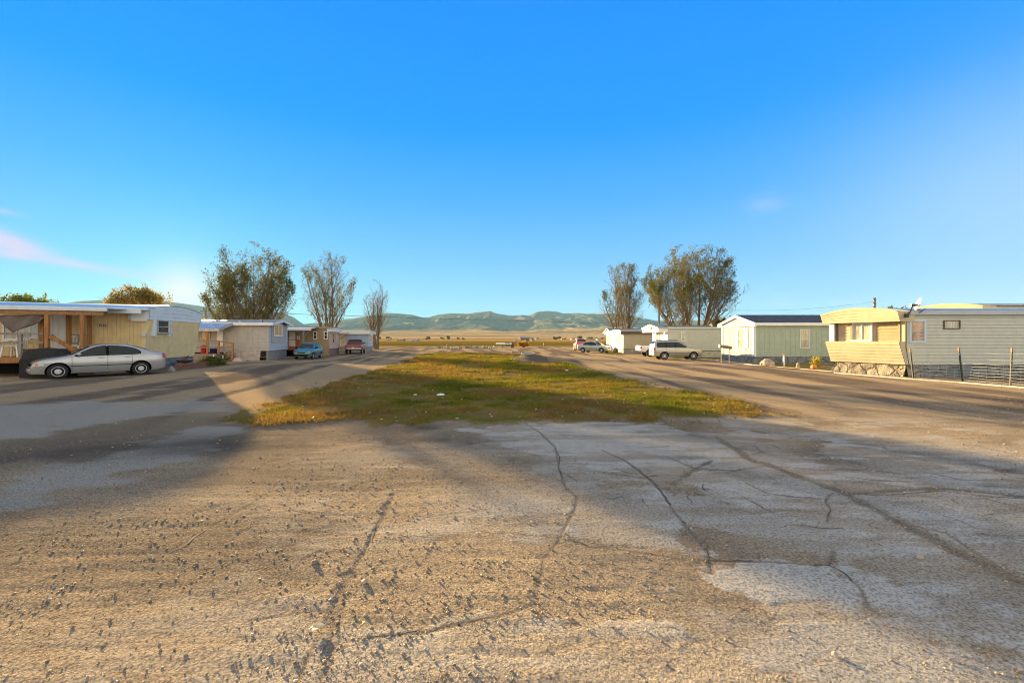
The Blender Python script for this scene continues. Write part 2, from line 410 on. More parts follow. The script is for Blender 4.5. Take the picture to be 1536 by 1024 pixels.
# cracks in the old pavement: narrow crooked gaps filled with dark dirt
def crack_net():
    r = random.Random(31); P = {}; out = []
    for i in range(26):
        for j in range(14): P[i, j] = (-1.5 + i * .44 + r.uniform(-.2, .2), 4.0 + j * .5 + r.uniform(-.22, .22))
    for (i, j), p in P.items():
        for d in ((1, 0), (0, 1)):
            q = P.get((i + d[0], j + d[1]))
            if q and r.random() < (.46 if p[0] > 1.0 else .16): m_ = ((p[0] + q[0]) / 2 + r.uniform(-.07, .07), (p[1] + q[1]) / 2 + r.uniform(-.07, .07)); out.append([p, m_, q])
    return out
NET = crack_net()
def build_cracks():
    rnd = random.Random(4)
    V, Fc = [], []
    for pts in CRACKS + NET:
        fine = .85 if pts in NET else 1
        path = []
        for a, b in zip(pts[:-1], pts[1:]):
            a = Vector((*a, 0)); b = Vector((*b, 0)); L = (b - a).length; n = max(2, int(L / .05))
            nr = Vector((-(b - a).y, (b - a).x, 0)).normalized()
            off = 0
            for i in range(n):
                off = off * .8 + rnd.gauss(0, .006)
                path.append(a.lerp(b, i / n) + nr * (off * math.sin(math.pi * i / n) * 2.2))
        path.append(Vector((*pts[-1], 0)))
        w = .0034
        for i, p in enumerate(path):
            d = (path[min(i + 1, len(path) - 1)] - path[max(i - 1, 0)]).normalized(); nr = Vector((-d.y, d.x, 0))
            w = min(max(w + rnd.gauss(0, .0018), .001), .0075)
            taper = min(1, i / 6, (len(path) - 1 - i) / 6) + .08
            k0 = len(V)
            for s in (-1, 1):
                q = p + nr * (s * w * taper * fine); V.append((q.x, q.y, zground(q.x, q.y) + .005))
            if i and mnoise.noise(Vector((p.x * 1.1, p.y * 1.1, 7))) > -.22: Fc.append((k0 - 2, k0 - 1, k0 + 1, k0))
    m, g, b, o = mat_new('crack_dirt')
    b.inputs['Base Color'].default_value = (.075, .064, .052, 1); b.inputs['Roughness'].default_value = 1
    me = np_mesh('pavement_cracks', np.array(V), np.array(Fc), [m])
    tag(link('pavement_cracks', me), kind='structure')
from mathutils.bvhtree import BVHTree
_me = ground.data
def _make_bvh():
    n = len(_me.vertices); co = np.empty(n * 3, np.float32); _me.vertices.foreach_get('co', co); co = co.reshape(-1, 3)
    pv = np.empty(len(_me.loops), np.int32); _me.loops.foreach_get('vertex_index', pv); pv = pv.reshape(-1, 4)
    c = co[pv[:, 0]]
    keep = (c[:, 1] > 1) & (c[:, 1] < 75) & (np.abs(c[:, 0]) < 60)
    pv = pv[keep]
    u, inv = np.unique(pv, return_inverse=True)
    return BVHTree.FromPolygons([tuple(x) for x in co[u].tolist()], inv.reshape(-1, 4).tolist(), all_triangles=False)
GBVH = _make_bvh()
def zground(x, y):
    hit = GBVH.ray_cast(Vector((x, y, 20)), Vector((0, 0, -1)))
    return hit[0].z if hit[0] else gz(x, y)
build_cracks()

# hills and the rising plain in front of them
RIDGE = [(-700, 470), (-300, 462), (-60, 458), (20, 460), (90, 456), (120, 451), (150, 450), (200, 452), (245, 451), (275, 455), (310, 460), (380, 463), (420, 468), (440, 475), (455, 486), (470, 484), (490, 484), (520, 478),
         (535, 476), (560, 473), (585, 469), (600, 470), (620, 472), (634, 476), (642, 476), (655, 472), (675, 469.5), (700, 470), (718, 468), (735, 466), (745, 470), (765, 473), (785, 472), (793, 473), (805, 467.5), (820, 466), (835, 467), (845, 470),
         (868, 469), (880, 470.5), (905, 469), (925, 471), (945, 473), (965, 477), (985, 481), (1005, 481), (1030, 480), (1080, 481), (1150, 482), (1300, 484), (1600, 482), (2200, 476)]
def build_hills():
    xr = np.linspace(-1400, 2300, 1500); yd = np.linspace(0, 1, 170)
    XR, T = np.meshgrid(xr, yd)
    Y = 900 + 4300 * T
    X = (XR - 768) / F * Y
    ridge = np.interp(xr, [q[0] for q in RIDGE], [q[1] for q in RIDGE])
    ex = (507 - ridge) / F
    ey = np.broadcast_to(ex, X.shape)
    fan = np.interp(T.ravel(), [0, .1, .25, .45, .52], [-.002, .0035, .007, .0095, .0105]).reshape(T.shape) * Y
    # spurs run down toward the viewer from the ridge
    wx = X + 260 * (fbm(X / 900, Y / 900, 71, 3) - .5)
    sp = np.abs(fbm(wx / 430, Y / 1500, 72, 4, .5) - .5) * 2 + .35 * np.abs(fbm(wx / 150, Y / 600, 73, 3) - .5) * 2
    start = .27 + .10 * (fbm(X / 900, Y * 0, 74, 3) - .5) * 2
    prof = sstep(T, start, .93)
    body = prof ** 1.15 * (1 - .92 * sp * (1 - sstep(T, .80, .97)) * sstep(T, start, start + .12))
    mid = .55 * sstep(T, start - .05, start + .12) * (1 - sstep(T, start + .16, start + .32)) * fbm(X / 500, Y / 800, 75, 3)
    raw = body + mid * .5 * sstep(fbm(X / 1200, Y * 0, 76, 2), .4, .6)
    raw = raw / np.max(raw * 1.0, axis=0, keepdims=True)
    Z = fan + raw * np.maximum(ey * Y - fan, 0)
    # each column's skyline meets the traced ridge
    r = (Z / Y).max(axis=0); Z = np.where(Z > fan, fan + (Z - fan) * np.clip((ex - .0105) / np.maximum(r - .0105, 1e-4), .5, 1.6), Z)
    Z = Z - 3 * (T < .01) + .0
    ny, nx = X.shape; idx = np.arange(ny * nx).reshape(ny, nx)
    Fc = np.stack([idx[:-1, :-1], idx[:-1, 1:], idx[1:, 1:], idx[1:, :-1]], -1).reshape(-1, 4)
    m, g, b, o = mat_new('hill_scrub')
    pos = g.n('ShaderNodeNewGeometry').outputs['Position']
    spn = g.n('ShaderNodeSeparateXYZ'); g.put(spn.inputs[0], pos)
    n = g.noise(pos, .0022, 6, .6); n_ = g.noise(pos, .012, 5, .65)
    hill = g.mix(g.smooth(n, .4, .62), (.10, .115, .085), (.165, .15, .105))
    hill = g.mix(g.smooth(n_, .5, .7), hill, (.08, .105, .075))
    sunlit_streak = g.noise(pos, .0035, 4, .5, .3, sc3=(1.0, .30, 3.0))
    hill = g.mix(g.smooth(sunlit_streak, .61, .65), hill, (.55, .38, .19))  # sunlit slopes painted as tan streaks in the base colour
    pl = g.mix(g.smooth(g.noise(pos, .002, 6, .6, 0, sc3=(.35, 2.6, 1)), .42, .58), (.20, .145, .065), (.40, .265, .125))
    fz = g.math('ADD', g.attr('hillmask'), g.math('MULTIPLY', g.math('SUBTRACT', n, .5), .5))
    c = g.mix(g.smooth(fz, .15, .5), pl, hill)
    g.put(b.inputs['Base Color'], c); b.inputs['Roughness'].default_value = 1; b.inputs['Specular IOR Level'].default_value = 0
    bp = g.n('ShaderNodeBump'); bp.inputs['Distance'].default_value = 30; bp.inputs['Strength'].default_value = .9; g.put(bp.inputs['Height'], n_)
    g.put(b.inputs['Normal'], bp.outputs[0])
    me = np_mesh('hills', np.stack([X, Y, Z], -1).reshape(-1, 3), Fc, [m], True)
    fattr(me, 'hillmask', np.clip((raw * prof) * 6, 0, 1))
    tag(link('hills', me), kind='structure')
build_hills()

# ------------------------------------------------------------------ materials
def M(name, rgb, rough=.7, spec=.35, metal=0., var=.12, scale=3., sc3=None, bump=0., bscale=20., coat=0., dirt=0., trans=0.):
    m, g, b, o = mat_new(name)
    tc = g.n('ShaderNodeTexCoord').outputs['Object']
    n = g.noise(tc, scale, 5, .6, 0, sc3)
    lo = tuple(c * (1 - var) for c in rgb); hi = tuple(min(1, c * (1 + var)) for c in rgb)
    c = g.mix(g.smooth(n, .3, .7), lo, hi)
    if dirt:
        n2 = g.noise(tc, 1.4, 6, .68, .5, (2.2, 2.2, .4))
        c = g.mix(g.math('MULTIPLY', g.smooth(n2, .48, .75), dirt), c, tuple(q * .45 + .03 for q in rgb))
    g.put(b.inputs['Base Color'], c)
    b.inputs['Roughness'].default_value = rough; b.inputs['Metallic'].default_value = metal
    b.inputs['Specular IOR Level'].default_value = spec; b.inputs['Coat Weight'].default_value = coat
    b.inputs['Coat Roughness'].default_value = .08
    if trans: b.inputs['Transmission Weight'].default_value = trans
    if bump:
        bp = g.n('ShaderNodeBump'); bp.inputs['Distance'].default_value = bump
        g.put(bp.inputs['Height'], g.noise(tc, bscale, 4, .6)); g.put(b.inputs['Normal'], bp.outputs[0])
    return m
def stone_mat(name, lo, hi, mortar, scale=2.6, bump=.05):
    m, g, b, o = mat_new(name)
    tc = g.n('ShaderNodeTexCoord').outputs['Object']
    wv = g.vmath('ADD', tc, g.vmath('MULTIPLY', g.noise(tc, 2.5, 3, .6, out=1), (.35, .35, .35)))
    v = g.n('ShaderNodeTexVoronoi', feature='DISTANCE_TO_EDGE'); g.put(v.inputs['Vector'], wv); v.inputs['Scale'].default_value = scale
    v2 = g.n('ShaderNodeTexVoronoi'); g.put(v2.inputs['Vector'], wv); v2.inputs['Scale'].default_value = scale
    sp = g.n('ShaderNodeSeparateColor'); g.put(sp.inputs[0], v2.outputs['Color'])
    c = g.mix(sp.outputs[0], lo, hi)
    c = g.mix(g.math('MULTIPLY', g.smooth(g.noise(tc, 9, 5, .65), .45, .7), .4), c, tuple(q * .5 for q in lo))
    e = g.smooth(v.outputs[0], .012, .075)
    c = g.mix(e, mortar, c)
    g.put(b.inputs['Base Color'], c); b.inputs['Roughness'].default_value = .9; b.inputs['Specular IOR Level'].default_value = .2
    bp = g.n('ShaderNodeBump'); bp.inputs['Distance'].default_value = bump
    g.put(bp.inputs['Height'], g.math('ADD', e, g.math('MULTIPLY', g.noise(tc, 8, 4, .6), .5))); g.put(b.inputs['Normal'], bp.outputs[0])
    return m
def wood_mat(name, rgb, axis=0, var=.3):
    s = [14, 14, 14]; s[axis] = .9
    return M(name, rgb, .75, .25, var=var, scale=1.6, sc3=tuple(s), bump=.003, bscale=30)

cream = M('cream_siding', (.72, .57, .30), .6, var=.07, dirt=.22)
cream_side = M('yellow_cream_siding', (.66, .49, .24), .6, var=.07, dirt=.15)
cream_lit = M('pale_cream_metal_siding', (.50, .425, .275), .45, var=.06, dirt=.25)
white_p = M('white_paint', (.74, .74, .72), .5, var=.04, dirt=.12)
bluewhite = M('pale_blue_white_metal', (.60, .66, .69), .4, var=.05, dirt=.15)
roof_metal = M('galvanised_roof_metal', (.45, .50, .54), .35, .5, metal=.6, var=.15, scale=2, dirt=.3)
roof_dark = M('dark_roof_felt', (.06, .065, .075), .8, var=.3)
roof_grey = M('grey_metal_roof', (.34, .36, .38), .45, .5, metal=.3, var=.2, dirt=.3)
wood_o = wood_mat('orange_brown_stained_wood', (.33, .155, .055), 2)
wood_x = wood_mat('brown_stained_beam', (.30, .16, .075), 0)
wood_red = wood_mat('red_brown_deck_wood', (.30, .085, .03), 0)
wood_grey = wood_mat('weathered_grey_wood', (.24, .21, .175), 2)
grey_sid = M('grey_painted_siding', (.40, .385, .37), .6, var=.07, dirt=.25)
grey_blue = M('blue_grey_lap_siding', (.42, .47, .50), .5, var=.06, dirt=.2)
tan_sid = M('tan_plywood_siding', (.36, .255, .14), .7, var=.1, dirt=.3)
pink_sid = M('faded_pink_siding', (.55, .40, .33), .7, var=.08, dirt=.25)
blue_sid = M('blue_painted_siding', (.26, .36, .50), .6, var=.06, dirt=.15)
lblue_sid = M('light_blue_siding', (.42, .50, .58), .6, var=.06, dirt=.15)
green_sid = M('sage_green_siding', (.36, .43, .35), .6, var=.07, dirt=.2)
whitewash = M('streaked_white_boards', (.50, .455, .41), .7, var=.16, scale=3, sc3=(1, 6, .4), dirt=.3)
greyw_sid = M('grey_white_metal_siding', (.50, .49, .41), .5, var=.05, dirt=.12)
r1_sid = M('grey_green_metal_siding', (.50, .51, .43), .45, var=.05, dirt=.18)
taupe_sid = M('taupe_siding', (.40, .36, .26), .6, var=.06, dirt=.2)
brown_trim = M('dark_brown_fascia', (.12, .09, .065), .7, var=.2)
beige_brown = M('brown_beige_siding', (.36, .27, .15), .6, var=.08, dirt=.15)
skirt_blue = stone_mat('blue_grey_stone_skirting', (.17, .19, .20), (.24, .26, .27), (.14, .16, .165), 1.7)
skirt_tan = stone_mat('draped_rock_skirting', (.31, .27, .20), (.37, .325, .25), (.235, .195, .14), 1.4, .10)
skirt_grey = M('grey_skirting_panel', (.24, .24, .225), .8, var=.2, dirt=.5, bump=.02, bscale=5)
skirt_pink = M('purple_brown_skirting', (.22, .13, .13), .8, var=.3, dirt=.4)
tarp_grey = M('crumpled_grey_sheet', (.40, .36, .33), .6, var=.15, dirt=.4, bump=.06, bscale=4)
glass_d = M('dark_window_glass', (.035, .035, .03), .06, .4, var=.3, scale=1.2)
glass_w = M('window_with_pale_curtain', (.42, .38, .28), .12, .8, var=.35, scale=4, sc3=(3, 3, .3))
glass_y = M('amber_curtained_window', (.55, .36, .13), .15, .8, var=.3, scale=4, sc3=(3, 3, .3))
glass_o = M('window_with_tan_reflection', (.36, .22, .12), .1, .8, var=.6, scale=2.2)  # tan reflections painted into the pane colour
frame_al = M('grey_aluminium_frame', (.42, .44, .45), .4, metal=.3, var=.05)
frame_bl = M('pale_blue_frame', (.50, .60, .68), .5, var=.04)
black_cl = M('black_cloth_cover', (.014, .013, .013), .75, .3, var=.3, bump=.03, bscale=6)
tarp_br = M('brown_grey_tarpaulin', (.17, .13, .115), .7, var=.15, bump=.02, bscale=5)
plastic_w = M('white_plastic', (.78, .77, .72), .4, var=.03)
dark_metal = M('dark_metal', (.04, .04, .042), .5, .5, metal=.4, var=.2)
rust = M('rusty_metal', (.16, .065, .03), .8, var=.35, scale=9)
brick_m = M('red_brown_brick', (.22, .105, .07), .9, var=.3, scale=10, bump=.01)
rock_m = M('pale_tan_rock', (.42, .35, .27), .9, var=.25, scale=4, bump=.05, bscale=5)
rock_d = M('dark_grey_rock', (.20, .17, .14), .95, var=.3, scale=5, bump=.05, bscale=6)
conc_m = M('pale_concrete', (.46, .43, .38), .9, var=.12, scale=5, bump=.01)
red_pl = M('red_plastic', (.42, .03, .025), .45, var=.1)
blue_pl = M('blue_plastic', (.03, .035, .20), .45, var=.1)
wire_m = M('galvanised_wire', (.30, .30, .28), .5, metal=.4, var=.1)
tyre_m = M('tyre_rubber', (.022, .022, .023), .85, .3, var=.2)
rim_m = M('silver_wheel_trim', (.50, .50, .48), .45, .5, metal=.1, var=.05)
under_m = M('black_underside', (.008, .008, .008), .9, .1)
lens_m = M('clear_lamp_lens', (.55, .55, .52), .1, .8, var=.1)
amber_m = M('amber_lamp_lens', (.75, .22, .03), .2, .6, var=.1)
redl_m = M('red_lamp_lens', (.42, .015, .01), .15, .7, var=.1)
leaf_y = M('dry_pale_leaf', (.60, .50, .33), .7, var=.2, scale=20)
shadowgap = M('painted_crawl_shade', (.02, .018, .016), 1, .05)  # near-black fill painted in for the shade under homes and decks

# ------------------------------------------------------------------ mesh builder
class MB:
    def __init__(s, off=None):
        s.v, s.f, s.mi, s.m = [], [], [], 0
        s.off = Vector(off) if off is not None else Vector((0, 0, 0))
    def add(s, vs, fs):
        k = len(s.v); s.v += [tuple(Vector(p) - s.off) for p in vs]
        s.f += [tuple(k + i for i in f) for f in fs]; s.mi += [s.m] * len(fs); return s
    def hexa(s, c):   # 8 corners: bottom 0-3 (ccw), top 4-7
        return s.add(c, [(3, 2, 1, 0), (4, 5, 6, 7), (0, 1, 5, 4), (1, 2, 6, 5), (2, 3, 7, 6), (3, 0, 4, 7)])
    def box(s, x0, x1, y0, y1, z0, z1):
        return s.hexa([(x0, y0, z0), (x1, y0, z0), (x1, y1, z0), (x0, y1, z0), (x0, y0, z1), (x1, y0, z1), (x1, y1, z1), (x0, y1, z1)])
    def bar(s, a, b, w, h=None, up=(0, 0, 1)):
        a, b = Vector(a), Vector(b); h = h or w; d = (b - a).normalized(); upv = Vector(up)
        if abs(d.dot(upv)) > .95: upv = Vector((1, 0, 0))
        x = d.cross(upv).normalized() * (w / 2); z = x.cross(d).normalized() * (h / 2)
        return s.hexa([a - x - z, a + x - z, b + x - z, b - x - z, a - x + z, a + x + z, b + x + z, b - x + z])
    def tube(s, pts, r, n=6, cap=True):
        pts = [Vector(p) for p in pts]; rs = r if isinstance(r, (list, tuple)) else [r] * len(pts)
        vs = []; fs = []
        for i, p in enumerate(pts):
            d = (pts[min(i + 1, len(pts) - 1)] - pts[max(i - 1, 0)]).normalized()
            u = d.cross(Vector((.13, .97, .2)) if abs(d.y) < .9 else Vector((1, 0, 0))).normalized(); w = d.cross(u)
            for j in range(n):
                a = 2 * math.pi * j / n; vs.append(p + (u * math.cos(a) + w * math.sin(a)) * rs[i])
        for i in range(len(pts) - 1):
            for j in range(n):
                j2 = (j + 1) % n; fs.append((i * n + j, i * n + j2, (i + 1) * n + j2, (i + 1) * n + j))
        if cap: fs += [tuple(range(n))[::-1], tuple((len(pts) - 1) * n + j for j in range(n))]
        return s.add(vs, fs)
    def lathe(s, c, prof, n=20, axis='Z', sc=(1, 1, 1)):
        vs, fs = [], []; c = Vector(c)
        for r, h in prof:
            for j in range(n):
                a = 2 * math.pi * j / n; p = (r * math.cos(a), r * math.sin(a), h)
                if axis == 'Y': p = (p[0], h, p[1])
                if axis == 'X': p = (h, p[0], p[1])
                vs.append(c + Vector((p[0] * sc[0], p[1] * sc[1], p[2] * sc[2])))
        m = len(prof)
        for i in range(m - 1):
            for j in range(n):
                j2 = (j + 1) % n; fs.append((i * n + j, i * n + j2, (i + 1) * n + j2, (i + 1) * n + j))
        fs += [tuple(range(n))[::-1], tuple((m - 1) * n + j for j in range(n))]
        return s.add(vs, fs)
    def blob(s, c, r, sub=2, amp=.25, seed=0, fr=1.3, flat=None):
        bm = bmesh.new(); bmesh.ops.create_icosphere(bm, subdivisions=sub, radius=1)
        c = Vector(c); r = Vector(r) if not isinstance(r, (int, float)) else Vector((r, r, r)); vs = []
        for v in bm.verts:
            d = v.co.normalized(); k = 1 + amp * (mnoise.noise(d * fr + Vector((seed * 7.1, seed, 3))) + .5 * mnoise.noise(d * fr * 2.7 + Vector((seed, 9, seed * 3))))
            p = Vector((d.x * r.x, d.y * r.y, d.z * r.z)) * k
            if flat is not None: p.z = max(p.z, -flat)
            vs.append(c + p)
        fs = [tuple(v.index for v in f.verts) for f in bm.faces]; bm.free()
        return s.add(vs, fs)
    def ico(s, c, r, sub=1):
        return s.blob(c, r, sub, 0)
    def build(s, name, mat, parent=None, smooth=False, loc=None):
        me = bpy.data.meshes.new(name); me.from_pydata(s.v, [], s.f)
        for m in (mat if isinstance(mat, (list, tuple)) else [mat]): me.materials.append(m)
        if isinstance(mat, (list, tuple)) and len(mat) > 1: me.polygons.foreach_set('material_index', s.mi)
        if smooth: me.polygons.foreach_set('use_smooth', [True] * len(me.polygons))
        me.update()
        o = link(name, me, parent)
        if loc is not None: o.location = loc
        return o

def thing(name, label, cat, loc, rz=0., group=None):
    o = bpy.data.objects.new(name, None); COL.objects.link(o); o.location = loc; o.rotation_euler = (0, 0, rz); o.empty_display_size = .2
    return tag(o, label, cat, group)
def solo(mb, name, mat, label, cat, group=None, smooth=False):
    """a thing that is one mesh; mb was made with its base as offset"""
    return tag(mb.build(name, mat, None, smooth, mb.off), label, cat, group)

# ------------------------------------------------------------------ mobile homes
class Home:
    """box-like building: s runs along the long side away from the road, t along the short end away from the viewer"""
    def __init__(h, label, O, far, u, L, name='mobile_home', cat='mobile home'):
        h.O = Vector(O); v = Vector(far) - h.O; v.z = 0; h.W = v.length; h.v = v.normalized()
        h.u = Vector((u[0], u[1], 0)).normalized(); h.L = L
        h.root = thing(name, label, cat, h.O)
    def mb(h): return MB(h.O)
    def pt(h, s, t, z): return Vector((h.O.x, h.O.y, 0)) + h.u * s + h.v * t + Vector((0, 0, z))
    def box(h, mb, s0, s1, t0, t1, z0, z1):
        c = [h.pt(s0, t0, z0), h.pt(s1, t0, z0), h.pt(s1, t1, z0), h.pt(s0, t1, z0), h.pt(s0, t0, z1), h.pt(s1, t0, z1), h.pt(s1, t1, z1), h.pt(s0, t1, z1)]
        return mb.hexa(c)
    def solve(h, x, a, d):
        """param k where ground point a + k d falls in photo column x"""
        r = (x - 768) / F
        return (r * a.y - a.x) / (d.x - r * d.y)
    def side(h, x, y, t=0.):
        a = h.pt(0, t, 0); s = h.solve(x, a, h.u); Y = (a + h.u * s).y
        return s, H + (Y0 - y) * Y / F
    def end(h, x, y, s=0.):
        a = h.pt(s, 0, 0); t = h.solve(x, a, h.v); Y = (a + h.v * t).y
        return t, H + (Y0 - y) * Y / F
    def lap(h, mb, face, a0, a1, z0, z1, pitch=.2, off=0., d=.036):
        """overlapping horizontal boards on 'side' (t=-off) or 'end' (s=-off)"""
        n = max(1, round((z1 - z0) / pitch)); p = (z1 - z0) / n
        P = (lambda a, o, z: h.pt(a, -off - o, z)) if face == 'side' else (lambda a, o, z: h.pt(-off - o, a, z))
        for i in range(n):
            zb = z0 + i * p
            mb.add([P(a0, d, zb), P(a1, d, zb), P(a1, .002, zb + p), P(a0, .002, zb + p), P(a0, .0, zb), P(a1, .0, zb)], [(0, 1, 2, 3), (4, 5, 1, 0), (0, 3, 4), (1, 5, 2)])
    def ribs(h, mb, face, a0, a1, z0, z1, pitch=.2, gw=.018, d=.014, off=0.):
        P = (lambda a, o, z: h.pt(a, -off - o, z)) if face == 'side' else (lambda a, o, z: h.pt(-off - o, a, z))
        a = a0; pr = []
        while a < a1 - 1e-6:
            b = min(a + pitch, a1); pr += [(a, d), (b - gw, d), (b - gw, 0.002), (b, 0.002)]; a = b
        vs = [P(q[0], q[1], z0) for q in pr] + [P(q[0], q[1], z1) for q in pr]; n = len(pr)
        mb.add(vs, [(i, i + 1, n + i + 1, n + i) for i in range(n - 1)])
    def roof(h, name, mat, s0, s1, t0, t1, ze, zr, kind='arch', th=.06, zf=None, n=14):
        mb = h.mb(); pr = []
        for i in range(n + 1):
            q = i / n
            k = (1 - (2 * q - 1) ** 2) if kind == 'arch' else 1 - abs(2 * q - 1)
            pr.append((t0 + (t1 - t0) * q, ze + (zr - ze) * k))
        if zf is not None: pr = [(t, z + (zf - ze) * (t - t0) / (t1 - t0)) for t, z in pr]
        m = n + 1
        vs = [h.pt(s0, t, z) for t, z in pr] + [h.pt(s0, t, z - th) for t, z in pr] + [h.pt(s1, t, z) for t, z in pr] + [h.pt(s1, t, z - th) for t, z in pr]
        fs = []
        for i in range(n):
            fs += [(i, i + 1, 2 * m + i + 1, 2 * m + i), (m + i, 3 * m + i, 3 * m + i + 1, m + i + 1), (i, m + i, m + i + 1, i + 1), (2 * m + i, 2 * m + i + 1, 3 * m + i + 1, 3 * m + i)]
        fs += [(0, 2 * m, 3 * m, m), (n, m + n, 3 * m + n, 2 * m + n)]
        mb.add(vs, fs)
        return mb.build(name, mat, h.root)
    def capband(h, name, mat, s0, s1, t0, t1, zb, ze, zr, kind='arch', lap=0, n=14, slant=0.):
        """closing panel under the roof at the road end"""
        mb = h.mb(); pr = []
        for i in range(n + 1):
            q = i / n; k = (1 - (2 * q - 1) ** 2) if kind == 'arch' else 1 - abs(2 * q - 1)
            pr.append((t0 + (t1 - t0) * q, ze + (zr - ze) * k))
        rows = lap or 1
        for r in range(rows):
            f0, f1 = r / rows, (r + 1) / rows
            for i in range(n):
                (ta, za), (tb, zb2) = pr[i], pr[i + 1]
                z = lambda zt, f: zb + (zt - zb) * f
                o0 = s0 - slant * f0 - (.02 if lap else 0); o1 = s0 - slant * f1
                mb.add([h.pt(o0, ta, z(za, f0)), h.pt(o0, tb, z(zb2, f0)), h.pt(o1, tb, z(zb2, f1)), h.pt(o1, ta, z(za, f1)), h.pt(s0 - slant * f0, ta, z(za, f0)), h.pt(s0 - slant * f0, tb, z(zb2, f0))], [(0, 3, 2, 1), (4, 0, 1, 5)])
        # sides, back and underside
        m = n + 1
        vs = [h.pt(s0, pr[0][0], zb), h.pt(s1, pr[0][0], zb), h.pt(s1, pr[0][0], pr[0][1]), h.pt(s0 - slant, pr[0][0], pr[0][1]),
              h.pt(s0, pr[-1][0], zb), h.pt(s1, pr[-1][0], zb), h.pt(s1, pr[-1][0], pr[-1][1]), h.pt(s0 - slant, pr[-1][0], pr[-1][1])]
        mb.add(vs, [(0, 1, 2, 3), (4, 7, 6, 5), (0, 4, 5, 1), (1, 5, 6, 2)])
        return mb.build(name, mat, h.root)
    def window(h, face, a0, a1, z0, z1, frame, pane, mull=(0, 0), fw=.06, off=0.02, proud=.05, name='window', sill=False, label=None):
        if a0 > a1: a0, a1 = a1, a0
        if z0 > z1: z0, z1 = z1, z0
        def B(mb, p0, p1, q0, q1, o0, o1):
            if face == 'side': h.box(mb, p0, p1, -o1, -o0, q0, q1)
            else: h.box(mb, -o1, -o0, p0, p1, q0, q1)
        mb = h.mb()
        B(mb, a0 - fw, a1 + fw, z1, z1 + fw, off, off + proud); B(mb, a0 - fw, a1 + fw, z0 - fw, z0, off, off + proud + (.04 if sill else 0))
        B(mb, a0 - fw, a0, z0, z1, off, off + proud); B(mb, a1, a1 + fw, z0, z1, off, off + proud)
        mw = fw * .55
        for i in range(mull[0]):
            a = a0 + (a1 - a0) * (i + 1) / (mull[0] + 1); B(mb, a - mw / 2, a + mw / 2, z0, z1, off, off + proud - .012)
        for i in range(mull[1]):
            z = z0 + (z1 - z0) * (i + 1) / (mull[1] + 1); B(mb, a0, a1, z - mw / 2, z + mw / 2, off, off + proud - .016)
        w = mb.build(name, frame, h.root)
        if label: w['label'] = label
        if pane:
            mb = h.mb(); B(mb, a0, a1, z0, z1, off - .015, off + .012); mb.build('pane', pane, w)
        return w
    def win_side(h, x0, x1, y0, y1, frame, pane, t=0., **k):
        s0, za = h.side(x0, (y0 + y1) / 2, t); s1, zb = h.side(x1, (y0 + y1) / 2, t)
        xm = (x0 + x1) / 2
        return h.window('side', s0, s1, h.side(xm, y1, t)[1], h.side(xm, y0, t)[1], frame, pane, off=.02 - t, **k)
    def win_end(h, x0, x1, y0, y1, frame, pane, s=0., **k):
        xm = (x0 + x1) / 2
        return h.window('end', h.end(x0, y0, s)[0], h.end(x1, y0, s)[0], h.end(xm, y1, s)[1], h.end(xm, y0, s)[1], frame, pane, off=.02 - s, **k)
    def panel_side(h, name, mat, x0, x1, y0, y1, t=0., th=.03):
        xm = (x0 + x1) / 2; mb = h.mb()
        a, b = sorted((h.side(x0, y0, t)[0], h.side(x1, y0, t)[0])); h.box(mb, a, b, t - th - .02, t - .015, h.side(xm, y1, t)[1], h.side(xm, y0, t)[1])
        return mb.build(name, mat, h.root)
    def panel_end(h, name, mat, x0, x1, y0, y1, s=0., th=.03):
        xm = (x0 + x1) / 2; mb = h.mb()
        a, b = sorted((h.end(x0, y0, s)[0], h.end(x1, y0, s)[0])); h.box(mb, s - th - .02, s - .015, a, b, h.end(xm, y1, s)[1], h.end(xm, y0, s)[1])
        return mb.build(name, mat, h.root)
    def rough_skirt(h, name, mat, s1, t1, z0, z1, amp=.06, inset=.05, seed=0, step=.09, flare=.0, s0=0., label=None):
        """uneven base wall along the side and the end"""
        mb = h.mb(); nz = 6
        def run(face, a0, a1):
            n = max(2, int((a1 - a0) / step)); vs = []
            for j in range(nz + 1):
                for i in range(n + 1):
                    a = a0 + (a1 - a0) * i / n; f = j / nz; z = z0 + (z1 - z0) * f
                    w = math.sin(math.pi * min(1, i / 2)) if 0 else (1 if 0 < i < n else 0)
                    o = amp * (mnoise.noise(Vector((a * 2.2, z * 3, seed + (7 if face == 'end' else 0)))) * 1.6) * w * (1 if j < nz else .2) + flare * (1 - f)
                    vs.append(h.pt(a, inset - o, z) if face == 'side' else h.pt(s0 + inset - o, a, z))
            q = n + 1
            mb.add(vs, [(j * q + i, j * q + i + 1, (j + 1) * q + i + 1, (j + 1) * q + i) for j in range(nz) for i in range(n)])
        run('side', s0 + inset, s1); run('end', inset, t1 - inset)
        h.box(mb, s0 + inset + .25, s1, inset + .25, t1 - .1, z0, z1 - .01)
        o = mb.build(name, mat, h.root, True)
        if label: o['label'] = label
        return o
    def core(h, mb, s0, s1, t0, t1, z0, z1): return h.box(mb, s0, s1, t0, t1, z0, z1)

def gp(x, y, g_): return px(x, y, g_)

